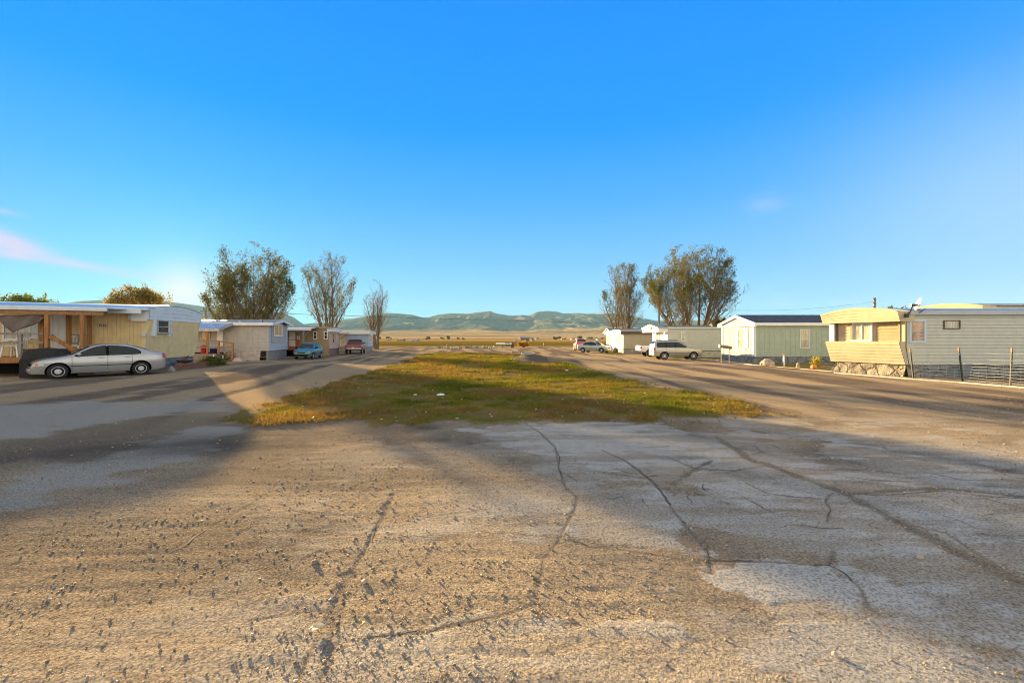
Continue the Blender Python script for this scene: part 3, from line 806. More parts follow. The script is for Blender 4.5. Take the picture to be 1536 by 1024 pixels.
# --- L1: cream home nearest on the left, porch under a long awning
def home_cream():
    g0 = .25
    h = Home('long cream mobile home with wooden porch and pale blue gable band by the sedan', gp(213, 556, g0), gp(291, 547, g0), (-.915, -.405), 14.5)
    W, L = h.W, h.L; z0 = .80; ze = 2.86
    mb = h.mb(); h.core(mb, 0, L, 0, W, z0, 3.3); h.ribs(mb, 'side', 0, L, z0, 3.25, .17)
    mb.m = 1
    # road end leans outward toward the top
    n = 9
    for i in range(n):
        a, b = W * i / n, W * (i + 1) / n - .012
        mb.add([h.pt(-.01, a, z0), h.pt(-.01, b, z0), h.pt(-.33, b, ze), h.pt(-.33, a, ze)], [(0, 3, 2, 1)])
    mb.add([h.pt(0, 0, z0), h.pt(-.012, 0, z0), h.pt(-.325, 0, ze), h.pt(0, 0, ze), h.pt(0, W, z0), h.pt(-.012, W, z0), h.pt(-.325, W, ze), h.pt(0, W, ze)], [(0, 3, 2, 1), (4, 5, 6, 7), (1, 2, 6, 5), (3, 7, 6, 2)])
    mb.build('wall', [cream_side, cream], h.root)
    h.capband('gable_band', bluewhite, -.34, .5, -.12, W + .1, ze - .02, 3.36, 3.66, lap=4, slant=.05)
    h.roof('roof', roof_metal, -.42, L, -.35, W + .15, 3.40, 3.70, th=.05)
    # standing seams
    h.rough_skirt('skirting', skirt_blue, L, W, .15, z0, .03, .03, 1)
    # end window, shutters, meters
    t0, _ = h.end(231, 500, -.2); t1, _ = h.end(248.5, 500, -.2)
    zt, zb = h.end(240, 481.5, -.2)[1], h.end(240, 498.5, -.2)[1]
    w = h.window('end', t0, t1, zb, zt, frame_al, glass_d, mull=(0, 1), off=.325, proud=.07)
    for x0, x1 in ((227.8, 230.3), (249.6, 252.6)):
        mb = h.mb(); a, b = h.end(x0, 500, -.25)[0], h.end(x1, 500, -.25)[0]; h.box(mb, -.385, -.2, a, b, h.end(240, 504, -.2)[1], zt + .08)
        mb.build('shutter', bluewhite, h.root)
    for x, y in ((216, 502), (255, 502)):
        mb = h.mb(); a, z = h.end(x, y, -.18); h.box(mb, -.27, -.1, a - .06, a + .06, z - .08, z + .08); mb.build('meter_box', frame_al, h.root)
    # corner box under the band
    mb = h.mb(); h.box(mb, -.25, .35, -.2, -.03, 2.75, 3.3); mb.build('corner_box', white_p, h.root)
    # long side: door, vent, window, small lamp
    t = 0.
    d = h.window('side', h.side(80, 500)[0], h.side(100.5, 500)[0], .98, 3.02, white_p, None, fw=.06, name='door_frame')
    mb = h.mb(); s0, s1 = sorted((h.side(80, 500)[0], h.side(100.5, 500)[0])); h.box(mb, s0, s1, -.05, -.01, .98, 3.02)
    for (a0, a1, z_0, z_1) in ((.1, .42, 1.15, 1.85), (.58, .9, 1.15, 1.85), (.1, .42, 2.0, 2.9), (.58, .9, 2.0, 2.9)):
        h.box(mb, s0 + (s1 - s0) * a0, s0 + (s1 - s0) * a1, -.062, -.04, z_0, z_1)
    dr = mb.build('door', white_p, h.root)
    mb = h.mb(); sK = h.side(81, 500)[0]
    mb.tube([h.pt(sK, -.1, 1.80), h.pt(sK, -.12, 1.90), h.pt(sK, -.1, 2.05)], [.045, .02, .045], 8); mb.build('handle', dark_metal, dr, True)
    h.win_side(150, 160, 486, 490, cream_lit, dark_metal, fw=.05, name='vent', mull=(3, 0))
    h.win_side(8, 45, 486, 508, white_p, glass_w, mull=(1, 0))
    h.panel_side('shutter', bluewhite, 46, 58, 484, 508)
    h.panel_side('meter_box', frame_al, 189, 192, 512, 516)
    # awnings hanging off the side
    for (x0, x1, tt, za, zb, nm) in ((-60, 161, -2.3, 3.28, 3.12, 'awning'), (162, 212, -.9, 3.30, 3.10, 'awning')):
        s0, s1 = sorted((h.side(x0, 465, tt)[0], h.side(x1, 465, tt)[0])); mb = h.mb()
        c = [h.pt(s0, tt, za), h.pt(s1, tt, za), h.pt(s1, -.03, 3.36), h.pt(s0, -.03, 3.36)]
        mb.hexa([p - Vector((0, 0, .04)) for p in c] + c); h.box(mb, s0, s1, tt - .04, tt, zb, za + .01)
        mb.build(nm, bluewhite, h.root)
    tt = -2.2
    s0, s1 = sorted((h.side(-60, 465, tt)[0], h.side(155, 465, tt)[0])); mb = h.mb(); h.box(mb, s0, s1, tt - .05, tt + .05, 2.93, 3.11)
    mb.build('porch_beam', wood_x, h.root)
    dk = 1.08
    for x, t_, top in ((71, -2.2, 2.93), (124, -2.2, 2.93), (63.5, -1.6, 2.9), (103, -1.0, 3.2), (134, -.35, 3.2), (-30, -2.2, 2.93)):
        s, _ = h.side(x, 500, t_); mb = h.mb(); h.box(mb, s - .065, s + .065, t_ - .065, t_ + .065, gz(*h.pt(s, t_, 0)[:2]) - .05, top); mb.build('porch_post', wood_o, h.root)
    # deck
    sa, sb = h.side(78, 530, -2.2)[0], h.side(-90, 530, -2.2)[0]
    mb = h.mb(); n = int((0 + 2.25) / .14)
    for i in range(n): h.box(mb, sa, sb, -2.25 + i * .14, -2.25 + i * .14 + .13, dk - .04, dk)
    h.box(mb, sa - .02, sb, -2.3, -2.26, dk - .24, dk - .005); h.box(mb, sa - .04, sa - .001, -2.24, 0, dk - .24, dk - .005)
    s3 = h.side(140, 530, -1)[0]
    h.box(mb, s3, sa - .05, -1.1, -.03, dk - .2, dk)
    mb.build('deck', wood_o, h.root)
    s = sa + .3
    while s < sb: mb = h.mb(); h.box(mb, s - .06, s + .06, -2.15, -2.03, .15, dk - .25); mb.build('deck_footing', wood_grey, h.root); s += 1.7
    mb = h.mb(); h.box(mb, sa, sb, -.12, -.04, .2, dk - .25); mb.build('crawl_space_shade', shadowgap, h.root)
    # rails
    mb = h.mb(); sr = h.side(66, 505, -2.2)[0]
    for z in (2.09, 1.70): h.box(mb, sr, sb, -2.24, -2.16, z - .04, z + .04)
    for x in (31, -20): s = h.side(x, 505, -2.2)[0]; h.box(mb, s - .045, s + .045, -2.25, -2.15, dk, 2.05)
    mb.build('porch_rail', wood_grey, h.root)
    mb = h.mb(); a, b = h.side(105, 505, -.9)[0], h.side(136, 505, -.3)[0]
    for z in (2.05, 1.66): mb.bar(h.pt(a, -.95, z), h.pt(b, -.35, z), .04, .06)
    s = h.side(119, 505, -.6)[0]; mb.bar(h.pt(s, -.62, dk), h.pt(s, -.62, 2.05), .08)
    mb.build('back_rail', wood_grey, h.root)
    # stairs and sloping rail in front of the door
    mb = h.mb(); sA = h.side(76, 505, -2.2)[0]; sB = sA - 2.1
    za = 1.9 + (507 - 503) * .03; mb.bar(h.pt(sA, -2.25, 1.98), h.pt(h.side(121, 528, -2.2)[0], -2.25, 1.25), .09, .16); mb.build('stair_rail', wood_o, h.root)
    mb = h.mb()
    for i in range(4): h.box(mb, sA - .3 - i * .3 - .3, sA - .3 - i * .3, -2.2, -1.15, .25, dk - .02 - (i + 1) * .18)
    mb.build('steps', wood_grey, h.root)
    return h
L1 = home_cream()
# tarpaulin slung under the awning
def tarpaulin():
    pts = [(-40, 473), (69, 473), (66, 479), (40, 491), (18, 499), (6, 487), (0, 478), (-12, 477)]
    top = [(-3, 472.5), (70, 472.5)]; n = 14; base = L1.pt(L1.side(30, 500, -2.05)[0], -2.05, 2.2); mb = MB(base); vs = []; rows = 7
    lo = [(-3, 476), (2, 481), (8, 490), (13, 496), (18, 499), (25, 497), (33, 494), (42, 490), (50, 486.5), (58, 483), (64, 480), (67, 478), (69, 475)]
    n = len(lo) - 1
    for j in range(rows + 1):
        for i in range(n + 1):
            x = lo[i][0]; y = 472.5 + (lo[i][1] - 472.5) * j / rows
            s, z = L1.side(x, y, -2.05); vs.append(L1.pt(s, -2.05 + .08 * math.sin(i * 1.3 + j * .5), z))
    q = n + 1
    f = [(j * q + i, j * q + i + 1, (j + 1) * q + i + 1, (j + 1) * q + i) for j in range(rows) for i in range(n)]
    mb.add(vs, f)
    o = solo(mb, 'tarpaulin', tarp_br, 'brown grey tarpaulin sagging from the awning beam over the cream home porch', 'tarpaulin', smooth=True)
    md = o.modifiers.new('thick', 'SOLIDIFY'); md.thickness = .012
tarpaulin()
# covered machine beside the deck
def covered():
    prof = [(43, 545, 530), (46, 545, 525.5), (52, 546, 523.5), (60, 546, 522.3), (70, 546, 522), (78, 546, 522.3), (86, 547, 522.6), (94, 547, 523.4), (100, 547, 527.5), (106, 547, 532)]
    Y = L1.pt(L1.side(71, 500, -2.2)[0], -2.2, 0).y - .75; print('COVER', Y); base = at(72, 547, Y); base.z = .25; mb = MB(base); vs = []; m = 10
    for i, (x, yb, yt) in enumerate(prof):
        zt = at(x, yt, Y).z; X = at(x, 500, Y).x; wd = .45 if 0 < i < len(prof) - 1 else .3
        for j in range(m + 1):
            a = math.pi * j / m; yy = -math.cos(a) * wd; zz = .2 + (zt - .2) * (math.sin(a) ** .35 if 0 < j < m else 0)
            k = .05 * mnoise.noise(Vector((i * .9, j * .8, 1)))
            vs.append((X + k, Y + yy + k, zz + k * (1 if 0 < j < m else 0)))
    q = m + 1; n = len(prof)
    fs = [(i * q + j, (i + 1) * q + j, (i + 1) * q + j + 1, i * q + j + 1) for i in range(n - 1) for j in range(m)] + [tuple(range(q)), tuple((n - 1) * q + j for j in range(q))[::-1]]
    mb.add(vs, fs)
    solo(mb, 'covered_barbecue', black_cl, 'black cloth cover draped over a bulky barbecue between the deck and the silver sedan', 'covered barbecue')
covered()

def plastic_chair(name, label, loc, rz, s=1.):
    o = thing(name, label, 'chair', loc, rz, 'white plastic garden chairs on the cream home porch')
    mb = MB(); mb.box(-.24 * s, .24 * s, -.23 * s, .23 * s, .41 * s, .44 * s); mb.build('seat', plastic_w, o)
    mb = MB()
    for i in range(5):
        x = (-.2 + i * .1) * s; mb.bar((x, .22 * s, .44 * s), (x * 1.1, .36 * s, .84 * s), .045 * s, .02)
    mb.bar((-.25 * s, .355 * s, .84 * s), (.25 * s, .355 * s, .84 * s), .05, .06); mb.bar((-.25 * s, .225 * s, .46 * s), (.25 * s, .225 * s, .46 * s), .04, .04); mb.build('backrest', plastic_w, o)
    for a in (-1, 1):
        mb = MB(); mb.tube([(a * .27 * s, -.22 * s, .44 * s), (a * .28 * s, -.2 * s, .63 * s), (a * .28 * s, .1 * s, .65 * s), (a * .26 * s, .3 * s, .66 * s)], .022, 6); mb.build('armrest', plastic_w, o, True)
        for b in (-1, 1):
            mb = MB(); mb.bar((a * .22 * s, b * .21 * s, .43 * s), (a * .26 * s, b * .27 * s, 0), .05 * s, .05 * s); mb.build('leg', plastic_w, o)
    return o
s_, _ = L1.side(17, 530, -1.9); p_ = L1.pt(s_, -1.75, 1.08); plastic_chair('plastic_chair', 'white plastic armchair at the front edge of the porch deck under the tarpaulin', p_, R(-75), 1.12)
s_, _ = L1.side(108, 528, -.8); p_ = L1.pt(s_, -.7, 1.08); plastic_chair('plastic_chair', 'white plastic armchair behind the stair rail right of the white door', p_, R(25), 1.1)
# clutter on the deck
def deck_box(x, w, hgt, col, label, name):
    s, _ = L1.side(x, 528, -1.5); p = L1.pt(s, -1.4, 1.08); mb = MB(p)
    mb.box(p.x - w, p.x + w, p.y - .2, p.y + .2, 1.08, 1.08 + hgt * .8); mb.box(p.x - w - .03, p.x + w + .03, p.y - .23, p.y + .23, 1.08 + hgt * .8, 1.08 + hgt); solo(mb, name, col, label, 'box')
deck_box(37, .28, .34, M('olive_plastic', (.12, .10, .06), .6), 'low dull brown storage box on the deck beside the front chair', 'storage_box')
# brick edging and odds and ends at the foot of the end wall
def brick_edge():
    a = px(260, 555, .22); b = px(313, 550.5, .18); o = thing('brick_edging', 'low red brown brick edging around the bed at the cream home end wall', 'brick edging', a)
    d = b - a; n = 26; nr = Vector((-d.y, d.x, 0)).normalized(); rnd = random.Random(3)
    for r in range(2):
        mb = MB(a)
        for i in range(n):
            p = a + d * ((i + .5 * r) / n); q = p + d * (.88 / n)
            w = nr * .06; z = gz(p.x, p.y) + r * .13; k = Vector((0, 0, rnd.uniform(-.008, .008)))
            mb.hexa([p - w + Vector((0, 0, z - p.z)) + k, q - w + Vector((0, 0, z - q.z)) + k, q + w + Vector((0, 0, z - q.z)) + k, p + w + Vector((0, 0, z - p.z)) + k] +
                    [p - w + Vector((0, 0, z + .12 - p.z)) + k, q - w + Vector((0, 0, z + .12 - q.z)) + k, q + w + Vector((0, 0, z + .12 - q.z)) + k, p + w + Vector((0, 0, z + .12 - p.z)) + k])
        mb.build('brick_course', brick_m, o)
brick_edge()
def rock(name, x, y, w, hgt, mat, label, gg=0., seed=1, cat='rock', group=None, amp=.3, sub=3):
    p = px(x, y, gg); k = p.y / F; p.y += w * k * .4; mb = MB(p)
    mb.blob(p + Vector((0, 0, hgt * k * .35)), (w * k / 2, w * k * .45, hgt * k * .62), sub, amp, seed, 1.3, flat=hgt * k * .45)
    solo(mb, name, mat, label, cat, group)
rock('round_stone', 254, 558, 9, 9, M('grey_stone', (.30, .29, .28), .9, var=.2, bump=.03), 'rounded grey stone on the ground behind the silver sedan bumper', .23, 4)
def barrow():
    p = px(277, 551, .25); p.z = .25; o = thing('fire_bowl', 'rusty iron fire bowl with upright handle behind the brick edging', 'fire bowl', p)
    mb = MB(); mb.lathe((0, 0, 0), [(.10, .25), (.30, .29), (.42, .40), (.44, .42), (.36, .40), (.2, .33)], 18); mb.build('bowl', rust, o, True)
    for i in range(3):
        a = i * 2.1; mb = MB(); mb.tube([(.3 * math.cos(a), .3 * math.sin(a), 0), (.22 * math.cos(a), .22 * math.sin(a), .3)], .02, 5); mb.build('leg', rust, o)
    mb = MB(); mb.tube([(.1, 0, .4), (.12, .02, .62), (.2, 0, .66)], .025, 5); mb.build('handle', rust, o)
    rock('bed_stone', 265, 551, 9, 6, rock_m, 'pale jagged stone at the left end of the brick edged bed', .25, 8)
barrow()

# --- L2: grey home with side annex and small deck
def home_grey():
    h = Home('grey mobile home with blue roofed side annex left of the teal hatchback', gp(403, 540, .05), gp(431, 536, .05), (-1, -.05), 13)
    W, L = h.W, h.L
    z = lambda y, x=403: h.side(x, y)[1]
    zs, ze = z(526), z(486); zr = z(480) + .05
    mb = h.mb(); h.core(mb, 0, L, 0, W, zs, ze); 
    s_l = h.side(379, 500)[0]; h.lap(mb, 'side', 0.0, s_l - .03, zs, ze, .26)
    h.ribs(mb, 'side', s_l, L, zs, ze, 1.22, .03, .02)
    mb.m = 1; h.lap(mb, 'end', 0, W, zs, ze, .26)
    mb.add([h.pt(-.004, 0, ze), h.pt(-.004, W / 2, zr - .1), h.pt(-.004, W, ze), h.pt(.2, 0, ze), h.pt(.2, W / 2, zr - .1), h.pt(.2, W, ze)], [(0, 2, 1), (3, 4, 5)])
    mb.build('wall', [grey_sid, grey_blue], h.root)
    mb = h.mb(); t0, t1 = h.end(406.5, 500)[0], h.end(427.5, 500)[0]; h.box(mb, -.07, -.03, t0, t1, z(514), ze - .03); mb.build('bay_panel', grey_sid, h.root)
    h.win_end(411, 422, 488.5, 502.5, white_p, glass_y, s=-.07, fw=.14, mull=(1, 0), label='white framed window with amber curtains')
    h.roof('roof', roof_grey, -.45, L, -.4, W + .35, ze + .12, zr + .1, 'gable', .07)
    mb = h.mb(); h.box(mb, -.46, L, -.43, -.405, ze - .12, ze + .13); mb.build('fascia', bluewhite, h.root)
    mb = h.mb()
    for a, b in (((-.4, ze + .1), (W / 2, zr + .07)), ((W / 2, zr + .07), (W + .35, ze + .1))):
        c = [(-.49, a[0], a[1] - .22), (-.455, a[0], a[1] - .22), (-.455, b[0], b[1] - .22), (-.49, b[0], b[1] - .22)]
        mb.hexa([h.pt(*q) for q in c] + [h.pt(q[0], q[1], q[2] + .22) for q in c])
    mb.build('barge_board', bluewhite, h.root)
    h.rough_skirt('skirting', skirt_grey, .2, W, -.02, zs, .03, .06, 3)
    mb = h.mb(); s0, s1 = h.side(391, 530)[0], h.side(336, 530)[0]
    nn = 24; vs = []
    for j in range(5):
        for i in range(nn + 1):
            vs.append(h.pt(s0 + (s1 - s0) * i / nn, -.02 - .25 * (1 - j / 4) + .12 * mnoise.noise(Vector((i * .5, j * .7, 2))), zs * j / 4))
    mb.add(vs, [(j * 25 + i, j * 25 + i + 1, (j + 1) * 25 + i + 1, (j + 1) * 25 + i) for j in range(4) for i in range(nn)])
    o = mb.build('sheet_skirting', tarp_grey, h.root, True); o['label'] = 'crumpled pale sheeting tucked under the siding'
    mb = h.mb(); h.box(mb, s1, L, .05, W - .1, 0, zs); mb.build('crawl_space_shade', shadowgap, h.root)
    mb = h.mb(); s = h.side(396, 482)[0]; mb.tube([h.pt(s, -.3, ze - .1), h.pt(s, -.3, ze + .35)], .04, 6); h.box(mb, s - .08, s + .08, -.42, -.3, ze - .12, ze + .12); mb.build('roof_mast', dark_metal, h.root)
    # annex: shed roof + wall, door, amber window
    s0 = h.side(336, 500, -.0)[0]; a1 = h.side(300, 500, 0)[0] + 2
    mb = h.mb(); h.core(mb, s0, a1, -.15, -.02, zs - .1, ze + .02); mb.build('annex_wall', tan_sid if 0 else grey_sid, h.root)
    tt = -1.7
    mb = h.mb(); sR = h.side(336, 490, -.2)[0]
    c = [h.pt(sR - .9, -.05, ze + .22), h.pt(a1 + 1, -.05, ze + .22), h.pt(a1 + 1, tt, ze - .42), h.pt(sR - .2, tt, ze - .42)]
    mb.hexa([p - Vector((0, 0, .06)) for p in c[::-1]] + c[::-1])
    mb.build('annex_roof', roof_metal, h.root)
    mb = h.mb(); h.box(mb, sR - .25, a1 + 1, tt - .03, tt - .004, ze - .62, ze - .4); 
    mb.bar(h.pt(sR - .92, -.1, ze + .12), h.pt(sR - .22, tt, ze - .5), .05, .22); mb.build('annex_fascia', roof_grey, h.root)
    h.panel_side('door', white_p, 326, 334.5, 494, 519, t=-.15, th=.04)
    h.win_side(303, 308.5, 493, 508, cream_lit, glass_y, t=-.15, fw=.1)
    h.win_side(311, 314.5, 493, 508, cream_lit, glass_y, t=-.15, fw=.06)
    # deck with lattice, rails and steps
    dk = h.side(320, 530.5, -1.6)[1]; sA = h.side(328, 530, -1.6)[0]; sB = h.side(285, 530, -1.6)[0]
    mb = h.mb()
    h.box(mb, sA, sB, -1.6, -.2, dk - .12, dk); h.box(mb, sA - .02, sB, -1.64, -1.605, dk - .2, dk - .01); mb.build('deck', wood_grey, h.root)
    mb = h.mb(); zt = h.side(310, 510.5, -1.6)[1]
    for y in (511.5, 521): zz = h.side(310, y, -1.6)[1]; h.box(mb, sA, sB, -1.63, -1.57, zz - .05, zz + .05)
    mb.build('deck_rail', wood_grey, h.root)
    for x, t_, a, b in ((311, -1.6, 0, ze - .5), (328, -1.6, 0, zt), (349, -1.7, 0, h.side(349, 514, -1.7)[1])):
        s = h.side(x, 520, t_)[0]; mb = h.mb(); h.box(mb, s - .07, s + .07, t_ - .07, t_ + .07, a, b); mb.build('deck_post', wood_o, h.root)
    mb = h.mb(); sC = h.side(349, 520, -1.7)[0]
    for (ya, yb) in ((511.5, 515), (521, 520.5)): mb.bar(h.pt(sA, -1.66, h.side(328, ya, -1.66)[1]), h.pt(sC, -1.66, h.side(349, yb, -1.66)[1]), .05, .1)
    mb.build('step_rail', wood_o, h.root)
    mb = h.mb()
    for i in range(3): zz = dk - .06 - .2 * i; h.box(mb, sC + .1 + .32 * (2 - i), sC + .42 + .32 * (2 - i), -1.55, -.5, zz - .07, zz)
    mb.build('steps', wood_o, h.root)
    # lattice
    mb = h.mb(); l0, l1 = sorted((h.side(312, 540, -1.62)[0], h.side(289, 540, -1.62)[0])); za, zb = .08, dk - .2; hh = zb - za
    k = -hh
    while k < (l1 - l0):
        for sg in (0, 1):
            pa, pb = k, k + hh; a0, b0 = max(pa, 0), min(pb, l1 - l0)
            if b0 > a0:
                za_, zb_ = za + (a0 - pa), za + (b0 - pa)
                if sg: pA, pB = h.pt(l0 + a0, -1.655, za_), h.pt(l0 + b0, -1.655, zb_)
                else: pA, pB = h.pt(l0 + a0, -1.665, zb - (za_ - za)), h.pt(l0 + b0, -1.665, zb - (zb_ - za))
                mb.bar(pA, pB, .008, .035)
        k += .15
    mb.build('lattice', M('pale_lattice_wood', (.48, .38, .28), .7), h.root)
    return h
L2 = home_grey()
def barrel(name, x, y, w, hh, mat, label, lid, host, dk):
    s, _ = host.side(x, y, -1.3); p = host.pt(s, -1.2, dk); k = p.y / F; r = w * k / 2; mb = MB(p); z1 = hh * k
    if lid: pr = [(r * .85, 0), (r, z1 * .1), (r, z1 * .72), (r * 1.06, z1 * .74), (r * 1.0, z1 * .86), (r * .6, z1 * .98), (.02, z1)]
    else: pr = [(r * .8, 0), (r * .95, z1 * .9), (r * 1.08, z1 * .92), (r * 1.08, z1), (r * .98, z1), (r * .85, z1 * .3), (.02, z1 * .25)]
    mb.lathe(p, pr, 18); solo(mb, name, mat, label, 'barrel' if lid else 'tub', smooth=True)
dk2 = L2.side(320, 530.5, -1.6)[1]
barrel('plastic_barrel', 305, 528, 8.2, 13, red_pl, 'red domed plastic barrel on the small deck of the grey home', True, L2, dk2)
barrel('storage_tub', 319.5, 528, 10.5, 7.5, blue_pl, 'deep blue plastic tub beside the red barrel on the small deck', False, L2, dk2)
rock('boulder', 354, 543.5, 17, 7.5, rock_m, 'low flat tan boulder in front of the crumpled skirting of the grey home', 0, 11)
rock('boulder', 339, 542, 16, 15, rock_d, 'large brown boulder leaning under the steps of the small deck', 0, 12)
rock('boulder', 326, 543, 12, 13, M('dark_brown_rock', (.10, .085, .065), .95, var=.3, bump=.05), 'dark brown boulder just left of the leaning one under the small deck', 0, 13)
def stake(x0, y0, hgt, label):
    p = px(x0, y0, 0); mb = MB(p); k = p.y / F; mb.box(p.x - .03, p.x + .03, p.y - .03, p.y + .03, 0, hgt * k); mb.box(p.x - .2, p.x + .25, p.y - .1, p.y + .1, .0, .05)
    solo(mb, 'marker_stake', white_p, label, 'stake', 'white stakes by the small deck')
stake(320.5, 544, 12, 'white stake left of the dark boulders by the small deck'); stake(334.5, 545.5, 12, 'white stake standing against the large brown boulder')

# --- L3: tan and pink home behind the teal hatchback
def home_tan():
    h = Home('tan plywood mobile home with faded pink road end behind the teal hatchback', gp(493.5, 533.5, 0), gp(509, 531, 0), (-1, -.04), 15)
    W, L = h.W, h.L; z = lambda y, x=493: h.side(x, y)[1]
    zs, ze = z(523), z(497.5); zr = z(491)
    mb = h.mb(); h.core(mb, 0, L, 0, W, zs, ze + .55); h.ribs(mb, 'side', 0, L, zs, ze + .3, .6, .03, .02); mb.m = 1; h.ribs(mb, 'end', 0, W, zs, ze, .3, .02, .015)
    mb.build('wall', [tan_sid, pink_sid], h.root)
    h.capband('gable_band', white_p, -.3, .2, -.08, W + .1, ze, z(492.6), z(490.6))
    h.roof('roof', roof_grey, -.35, L, -.15, W + .15, z(492.6) + .03, z(490.4), th=.06)
    h.rough_skirt('skirting', skirt_pink, L, W, -.02, zs, .02, .03, 5)
    mb = h.mb(); h.box(mb, .0, 1.6, -.02, .02, 0, zs + .02); mb.build('skirting_panel', tan_sid, h.root)
    for x0, x1 in ((471, 474.6), (487, 490.5)): h.win_side(x0, x1, 498, 507.5, white_p, glass_d, mull=(0, 1), fw=.09)
    for x0, x1, pn in ((498.5, 500.5, glass_d), (503.2, 505.2, glass_w)): h.win_end(x0, x1, 500, 513.5, pink_sid, pn, fw=.1, mull=(0, 1))
    # porch roof
    tt = -2.2; s0 = h.side(467, 494, tt)[0]; s1 = s0 + 5.5; zz = h.side(460, 492.5, tt)[1]
    mb = h.mb(); c = [h.pt(s0, tt, zz), h.pt(s0 - .1, .1, z(491) + .05), h.pt(s1, .1, z(491) + .05), h.pt(s1, tt, zz)]
    mb.hexa([p - Vector((0, 0, .07)) for p in c[::-1]] + c[::-1]); mb.build('porch_roof', roof_metal, h.root)
    mb = h.mb(); h.box(mb, s0, s1, tt - .04, tt - .003, zz - .22, zz + .01); mb.build('porch_fascia', bluewhite, h.root)
    s = h.side(455.5, 510, tt + .2)[0]; mb = h.mb(); h.box(mb, s - .1, s + .1, tt + .1, tt + .3, 0, zz - .05); mb.build('porch_post', wood_grey, h.root)
    mb = h.mb()
    for sg in (-1, 1): mb.bar(h.pt(s, tt + .2, zz - .85), h.pt(s + sg * .75, tt + .2, zz - .12), .08)
    mb.build('porch_brace', wood_grey, h.root)
    dk = h.side(440, 520.5, tt)[1]; a = h.side(457, 520, tt)[0]
    mb = h.mb(); h.box(mb, a, a + 4.5, tt, -.05, dk - .16, dk); h.box(mb, a, a + 4.5, tt - .04, tt - .005, dk - .3, dk - .01); mb.build('deck', wood_red, h.root)
    mb = h.mb(); h.box(mb, a + .1, a + 4.4, -.3, -.06, 0, dk - .2); mb.build('crawl_space_shade', shadowgap, h.root)
    for x in (444.5, 447.6): s = h.side(x, 515, tt + .1)[0]; mb = h.mb(); h.box(mb, s - .09, s + .09, tt + .05, tt + .2, 0, h.side(x, 509, tt + .1)[1]); mb.build('deck_post', wood_red, h.root)
    mb = h.mb(); b = h.side(433, 510, tt)[0]; q = h.side(444.5, 510, tt)[0]
    for y in (509.2,): zz2 = h.side(440, y, tt)[1]; h.box(mb, q, b, tt + .05, tt + .1, zz2 - .04, zz2 + .04)
    mb.build('deck_rail', wood_red, h.root)
    h.panel_side('door', white_p, 434, 443, 497, 519)
    h.win_side(447, 449, 505, 509, white_p, glass_w, fw=.08)
    return h
L3 = home_tan()

# --- L4: blue home at the end of the left row
def home_blue():
    h = Home('small blue mobile home at the far end of the left row behind the red pickup', gp(551.5, 527.5, 0), gp(559.5, 526, 0), (-1, -.03), 12)
    W, L = h.W, h.L; z = lambda y, x=550: h.side(x, y)[1]
    zs, ze = z(520), z(500.5)
    mb = h.mb(); h.core(mb, 0, L, 0, W, zs, ze); h.lap(mb, 'side', 0, L, zs, ze, .3); mb.m = 1; h.ribs(mb, 'end', 0, W, zs, ze, .4)
    mb.build('wall', [blue_sid, lblue_sid], h.root)
    h.roof('roof', roof_grey, -.35, L, -.3, W + .3, z(496.3), z(495), th=.08)
    mb = h.mb(); h.box(mb, -.36, L, -.33, -.303, ze - .05, z(497)); h.box(mb, -.39, -.362, -.3, W + .3, ze - .05, z(496.6)); mb.build('fascia', bluewhite, h.root)
    h.rough_skirt('skirting', skirt_grey, L, W, -.02, zs, .02, .03, 6)
    h.win_end(554, 557, 502.5, 512.5, white_p, glass_w, fw=.12)
    tt = -1.5; a, b = h.side(520, 500, tt)[0], h.side(514, 500, tt)[0] + 1
    mb = h.mb(); c = [h.pt(a, tt, z(499)), h.pt(a, 0, z(498)), h.pt(b + 1, 0, z(498)), h.pt(b + 1, tt, z(499))]
    mb.hexa([p - Vector((0, 0, .08)) for p in c[::-1]] + c[::-1]); mb.build('porch_roof', roof_metal, h.root)
    mb = h.mb(); mb.bar(h.pt(a + .1, tt + .1, z(499.3)), h.pt(b, -.1, z(508)), .1); mb.build('porch_brace', white_p, h.root)
    mb = h.mb(); h.box(mb, h.side(519, 500)[0], h.side(512, 500)[0], -.12, -.03, zs, ze - .1); mb.build('door', taupe_sid, h.root)
    h.win_side(511.5, 513.5, 502, 519, white_p, glass_w, fw=.08)
    return h
L4 = home_blue()

